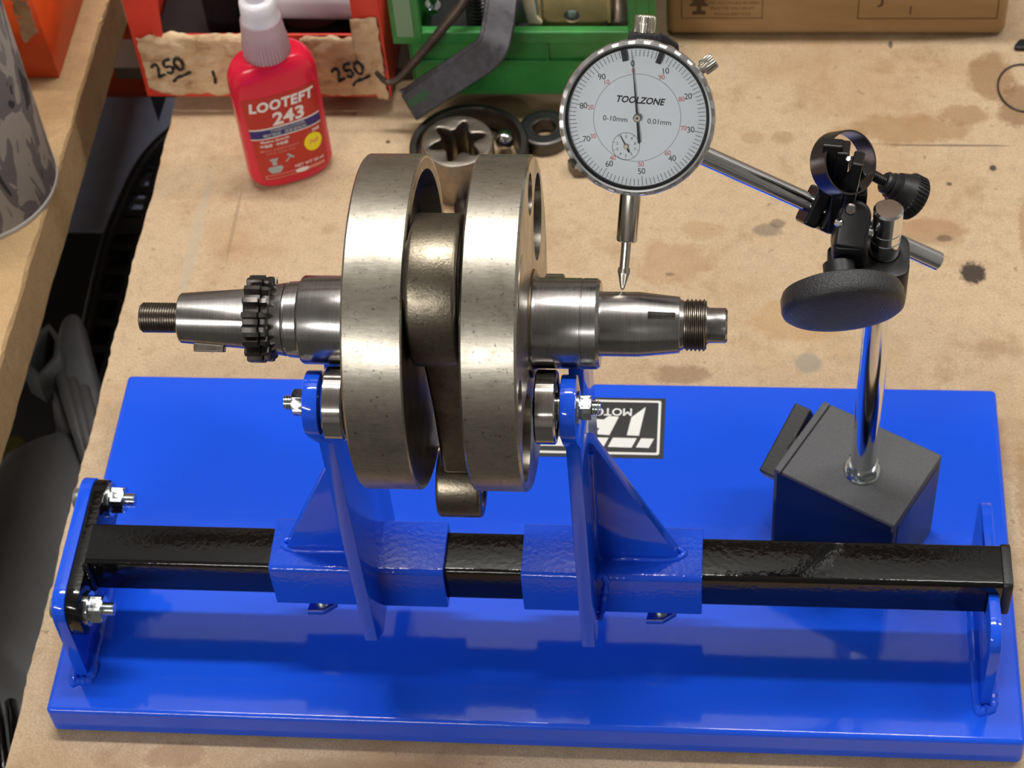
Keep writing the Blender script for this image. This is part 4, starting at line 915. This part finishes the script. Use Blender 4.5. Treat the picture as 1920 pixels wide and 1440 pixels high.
# orange bin on the side bench
ob = thing('storage_bin', 'orange plastic parts bin with a scrap of tape on the side bench', 'bin', (-150, 510, 0))
bm = bmesh.new()
lo_ = [(-118, 453), (-96, 453.5), (-96, 600), (-260, 600), (-260, 470), (-140, 453)]
V0 = [bm.verts.new((x, y, 0.2)) for x, y in lo_]; V1 = [bm.verts.new((x+(3 if x < -100 and x > -130 else 0) - (0), y-6, 82)) for x, y in lo_]
for i in range(len(lo_)):
    j = (i+1) % len(lo_); bm.faces.new((V0[i], V0[j], V1[j], V1[i]))
bm.faces.new(V0[::-1])
bmesh.ops.recalc_face_normals(bm, faces=bm.faces)
obm = mm(bm, 'bin_body', M_orange, ob, smooth=20)
sd_ = obm.modifiers.new('s', 'SOLIDIFY'); sd_.thickness = 0.0022; sd_.offset = -1
tm = tape(-109, -99, lambda x: 36+(x+104)*0.9, lambda x: 74, 12.0, par=obm, y=449.3)
tag(mm(B((-250, 470, 3), (-110, 590, 70)), 'packed_rags', simple('dull_red_rag', (120, 52, 40), 0.8, var=0.3, vs=40), bevel=6, seg=3), 'dull red rag bundle packed inside the orange bin', 'rags')

# camouflage can
cn = thing('can', 'camouflage patterned grey fabric can on the side bench', 'can', (-126, 360, 0))
mm(L([(0.8, 0), (0.8, 47.4), (3, 48), (150, 48), (153, 46), (153, 0)], (-126.1, 359.7, 0), (0, 0, 1), 128), 'fabric_sleeve', M_camo, cn)
mm(L([(0, 0), (0, 48), (0.6, 48.8), (2.6, 48.8), (3.2, 48.1), (3.2, 0)], (-126.1, 359.7, 0), (0, 0, 1), 128), 'bottom_rim', simple('grey_rim', (168, 164, 156), 0.5), cn)

# ------------------------------------------------------------------ loose parts on the bench
oi = thing('bearing_race', 'large steel ring behind the flywheels with a star-bored race in it', 'bearing ring', (164, 384, 0))
mm(L([(0, 27), (0, 33.4), (1, 34.4), (12.6, 34.4), (13.6, 33.4), (13.6, 30.4), (12.6, 29.6), (6, 27.8), (2, 27)], (164.2, 384, 0), (0, 0, 1), 128), 'outer_ring', M_darksteel, oi)
def star(r0, r1, n=6, ph=0.3, k=96):
    out = []
    for i in range(k):
        a = 2*pi*i/k; c = cos(n*(a-ph)); out.append((r0+(r1-r0)*(0.5+0.5*c)**1.6)); 
    return [(out[i]*cos(2*pi*i/k), out[i]*sin(2*pi*i/k)) for i in range(k)]
SC = Vector((161, 366.5, 0))
st_ = [(SC.x+a, SC.y+b) for a, b in star(9.5, 16.2, 6, 0.35)]
rc = thing('star_race', 'steel inner race with a six pointed star bore standing behind the flywheels', 'race', SC)
mm(prism([circ(SC.x, SC.y, 20.5, 96), st_], 0.5, 33, Matrix.Identity(4), 0.9, 3), 'race_body', steel('race_steel', (150, 142, 132), 0.34, (1, 1, 1), 0.2, 0.4, 60, 0.2), rc)
for a in (radians(15),):
    p = Vector((184, 390, 11))
    tag(mm(L([(-6, 0)]+[(6*sin(radians(q)), 6*cos(radians(q))) for q in range(-80, 81, 10)]+[(6, 0)], p, (0, 0, 1), 36), 'bearing_ball', M_bearing), 'polished steel ball in the large ring' if a < 0.5 else 'polished steel ball at the back of the large ring', 'ball')
cx_ = (177, 343, 0)
cc = thing('flanged_collar', 'low steel collar with a shiny rounded flange seen between the flywheels', 'collar', cx_)
mm(L([(0, 6), (0, 16), (1.5, 18), (4, 18.2), (6, 16), (6.5, 12), (9, 11), (10, 9.5), (10, 6)], cx_, (0, 0, 1), 72), 'collar_body', M_darksteel, cc)
mm(L([(9.5, 0), (9.5, 5), (11.5, 4.6), (13, 2.6), (13.4, 0)], cx_, (0, 0, 1), 40), 'collar_plug', M_bearing, cc)
bb = thing('ball_bearing', 'small ball bearing with black rubber seal behind the dial gauge', 'bearing', (205.5, 401, 0))
bc = (206.5, 402, 0)
mm(L([(0, 6.2), (0, 13.8), (0.8, 14.8), (9.2, 14.8), (10, 13.8), (10, 12.8), (9.7, 12.7), (9.7, 8.6), (10, 8.5), (10, 7.1), (9.4, 6.4), (0.6, 6.4)], bc, (0, 0, 1), 96), 'rings', M_darksteel, bb)
mm(L([(9.72, 8.7), (9.95, 8.8), (9.95, 12.5), (9.72, 12.6)], bc, (0, 0, 1), 96), 'seal', M_seal, bb)
tag(mm(hexnut(13, 8, 3.4, frame((1, 0, 0), (0, 1, 0), (0, 0, 1), (229, 377, 0.1))), 'hex_nut', M_thread, smooth=25), 'dull hex nut on the bench beneath the dial gauge', 'nut')
tag(mm(tube([(484+15*cos(radians(a)), 446+20*sin(radians(a)), 0.8) for a in range(0, 360, 8)], 0.55, 8, True), 'wire_loop', M_wire), 'thin dark wire loop on the bench at the right edge', 'wire')
tag(mm(prism([fillet([(479, 478), (500, 478), (500, 486), (484, 486)], 3)], 0.1, 3, Matrix.Identity(4), 0.6), 'rubber_bumper', M_seal), 'black rubber foot beside the carton corner', 'foot')

# ------------------------------------------------------------------ in the gap below the benches
before = set(bpy.data.objects)
gr = thing('crate', 'black plastic crate with a square grid floor in the gap between benches', 'crate', (-90, 520, -250))
def curve_edge(s_): # left outline of the grid panel, y -> x
    P = [(655, -92), (640, -106), (620, -117), (596, -124), (560, -129), (516, -132), (407, -128), (330, -126)]
    for (y1, x1), (y0, x0) in zip(P, P[1:]):
        if y0 <= s_ <= y1: return x0+(x1-x0)*(s_-y0)/(y1-y0)
    return P[0][1] if s_ > 655 else P[-1][1]
mm(tube(spline([(-40, 662, -250), (-92, 655, -250), (-106, 640, -250), (-117, 620, -250), (-124, 596, -250), (-129, 560, -250), (-132, 516, -250), (-128, 407, -250), (-126, 330, -250)], 6), 5.5, 10), 'rim', M_crate, gr)
for i, y in enumerate([630, 606, 582, 558, 524, 500, 476, 452, 428, 404, 380, 356]):
    mm(B((curve_edge(y), y-3.4, -253), (-30, y+3.4, -248)), 'grid_bar', M_crate, gr, bevel=1)
mm(B((-130, 536, -252), (-30, 552, -247)), 'grid_bar', M_crate, gr, bevel=1)
for x in (-110.5, -96.5, -82.5, -68.5, -54.5):
    mm(B((x-2.2, 335, -253.5), (x+2.2, 648 if x > -100 else 625, -248.6)), 'grid_bar', M_crate, gr, bevel=1)
mm(join(B((-134, 330, -468), (-128, 560, -266)), B((-36, 330, -468), (-30, 660, -266))), 'crate_wall', M_crate, gr, bevel=1.5)
tag(mm(B((-300, 552, -265), (-32, 695, -262)), 'plastic_sheet', M_greysheet, bevel=1), 'blue grey plastic sheet lying deep in the gap behind the crate', 'sheet')
tag(mm(B((-240, 705, -285), (60, 830, -215)), 'lower_shelf_bin', M_orange, bevel=4), 'orange plastic bin low in the gap at the back', 'bin')
tag(mm(prism([[(-37.7, 64.5), (-32.9, 64.5), (-36.5, 0), (-24, -16), (-39.4, -52), (-42, 14)]], -451, -448, FG, 0.2), 'webbing_strap', simple('dark_navy_webbing', (14, 16, 24), 0.6)), 'dark webbing strap hanging in the gap by the red bin', 'strap')

def pillow(outline, zb, h, name, mat, par, inset=0.18, bumpf=None, levels=2, zlow=None):
    """domed moulded panel from an outline (x, y)"""
    c = Vector((sum(p[0] for p in outline)/len(outline), sum(p[1] for p in outline)/len(outline)))
    bm = bmesh.new(); rings = []
    for (k, z) in ((1.0, zb-h if zlow is None else zlow), (1.0, zb), (1-inset*0.5, zb+h*0.55), (1-inset, zb+h*0.85), (1-inset*2.2, zb+h)):
        rings.append([bm.verts.new((c.x+(p[0]-c.x)*k, c.y+(p[1]-c.y)*k, z+(bumpf(p) if bumpf else 0))) for p in outline])
    n = len(outline)
    for A, Bq in zip(rings, rings[1:]):
        for i in range(n): bm.faces.new((A[i], A[(i+1) % n], Bq[(i+1) % n], Bq[i]))
    bm.faces.new(rings[-1]); bm.faces.new(rings[0][::-1])
    bmesh.ops.recalc_face_normals(bm, faces=bm.faces)
    return mm(bm, name, mat, par, smooth=80, subsurf=levels)
fa = thing('fairing', 'dark grey moulded plastic fairing lying in the gap beside the bench', 'fairing', (-90, 250, -190))
pillow([(-150, 280), (-132, 300), (-112, 312), (-92, 318), (-66, 315), (-50, 300), (-40, 220), (-40, 90), (-60, 60), (-130, 60), (-150, 120)], -195, 22, 'fairing_body', M_fairing, fa, zlow=-478)
pillow([(-121, 398), (-113, 404), (-106, 398), (-92, 360), (-72, 318), (-74, 290), (-104, 296), (-114, 330), (-119, 370)], -184, 14, 'fairing_fin', simple('grey_plastic_fin', (110, 110, 114), 0.4, var=0.2, vs=20), fa)
for k_ in range(3):
    mm(tube(spline([(-106+9*k_, 338-6*k_, -166), (-96+9*k_, 318-8*k_, -163), (-84+8*k_, 292-8*k_, -164), (-70+6*k_, 262-6*k_, -170)], 6), 4.2, 12), 'rib', M_fairing, fa)
hexp = [(-125, 330), (-122, 361), (-116, 368), (-106, 356), (-103, 338), (-113, 322)]
hc_ = (sum(p[0] for p in hexp)/6, sum(p[1] for p in hexp)/6)
mt_ = thing('metal_bracket', 'grey folded steel bracket with rusty inside on top of the fairing', 'bracket', (-114, 345, -165))
mm(prism([hexp, [(hc_[0]+(p[0]-hc_[0])*0.62, hc_[1]+(p[1]-hc_[1])*0.78) for p in hexp]], -176, -152, Matrix.Identity(4), 0.5), 'bracket_frame', simple('worn_grey_steel', (140, 146, 150), 0.4, 0.5, var=0.3, vs=80), mt_)
mm(prism([[(hc_[0]+(p[0]-hc_[0])*0.7, hc_[1]+(p[1]-hc_[1])*0.8) for p in hexp]], -180, -174, Matrix.Identity(4)), 'rusty_bottom', M_rust, mt_)
pillow([(-165, 290), (-150, 318), (-136, 326), (-130, 312), (-142, 300), (-158, 284)], -214, 10, 'olive_panel', M_olive, None, zlow=-478)
bpy.data.objects['olive_panel'].name = 'olive_plastic_cover'; tag(bpy.data.objects['olive_plastic_cover'], 'olive green plastic cover partly under the dark fairing', 'cover')
for i in range(4):
    tag(mm(tube(spline([(-110+9*i, 100, -150-i*6), (-96+9*i, 70, -152), (-84+8*i, 30, -150-i*3), (-80+6*i, -40, -160)], 8), 3.6, 12), 'cable', M_black_gloss), ['black cable nearest the side bench, below the bench corner', 'second black cable from the side bench, below the corner', 'third black cable from the side bench, below the corner', 'black cable closest to the bench top edge, below the corner'][i], 'cable', 'black cables in the gap')

for o_ in set(bpy.data.objects)-before:
    if o_.parent is None: o_.location.z += 20*S
tag(mm(B((-320, 70, -480), (110, 835, -460)), 'lower_shelf', simple('dark_stained_board', (38, 34, 32), 0.8), bevel=1), 'dark board low down under both benches', 'shelf')
# ------------------------------------------------------------------ behind and above the bench (unseen; panel and upper shelf added to mirror in the gloss paint)
tag(mm(B((-500, 925, 760), (820, 939.5, 965)), 'reflection_panel', M_wht, bevel=1), 'unseen white panel added for its bright reflection in the blue plate', 'panel')  # added bright board for the blue plate to reflect
tag(mm(B((-700, 790, 990), (900, 939, 1010)), 'wall_shelf', M_ply, bevel=1), 'unseen upper plywood shelf added for its dark reflection in the blue plate', 'shelf')  # added so its underside darkens the plate's front reflection
tag(mm(B((-700, 700, 330), (900, 938, 350)), 'wall_shelf', M_ply, bevel=1), 'long plywood wall shelf above the back of the bench', 'shelf')
for i, (p, l, w_, e) in enumerate(LIGHTS):
    cl_ = thing('ceiling_lamp', ['fluorescent ceiling lamp above the bench', 'fluorescent ceiling lamp behind the viewer', 'fluorescent ceiling lamp over the side bench'][i], 'lamp', (p[0]*1000, p[1]*1000, 2420))
    mm(B((p[0]*1000-l*520, p[1]*1000-90, 2420), (p[0]*1000+l*520, p[1]*1000+90, 2549)), 'housing', M_ceil, cl_, bevel=4)
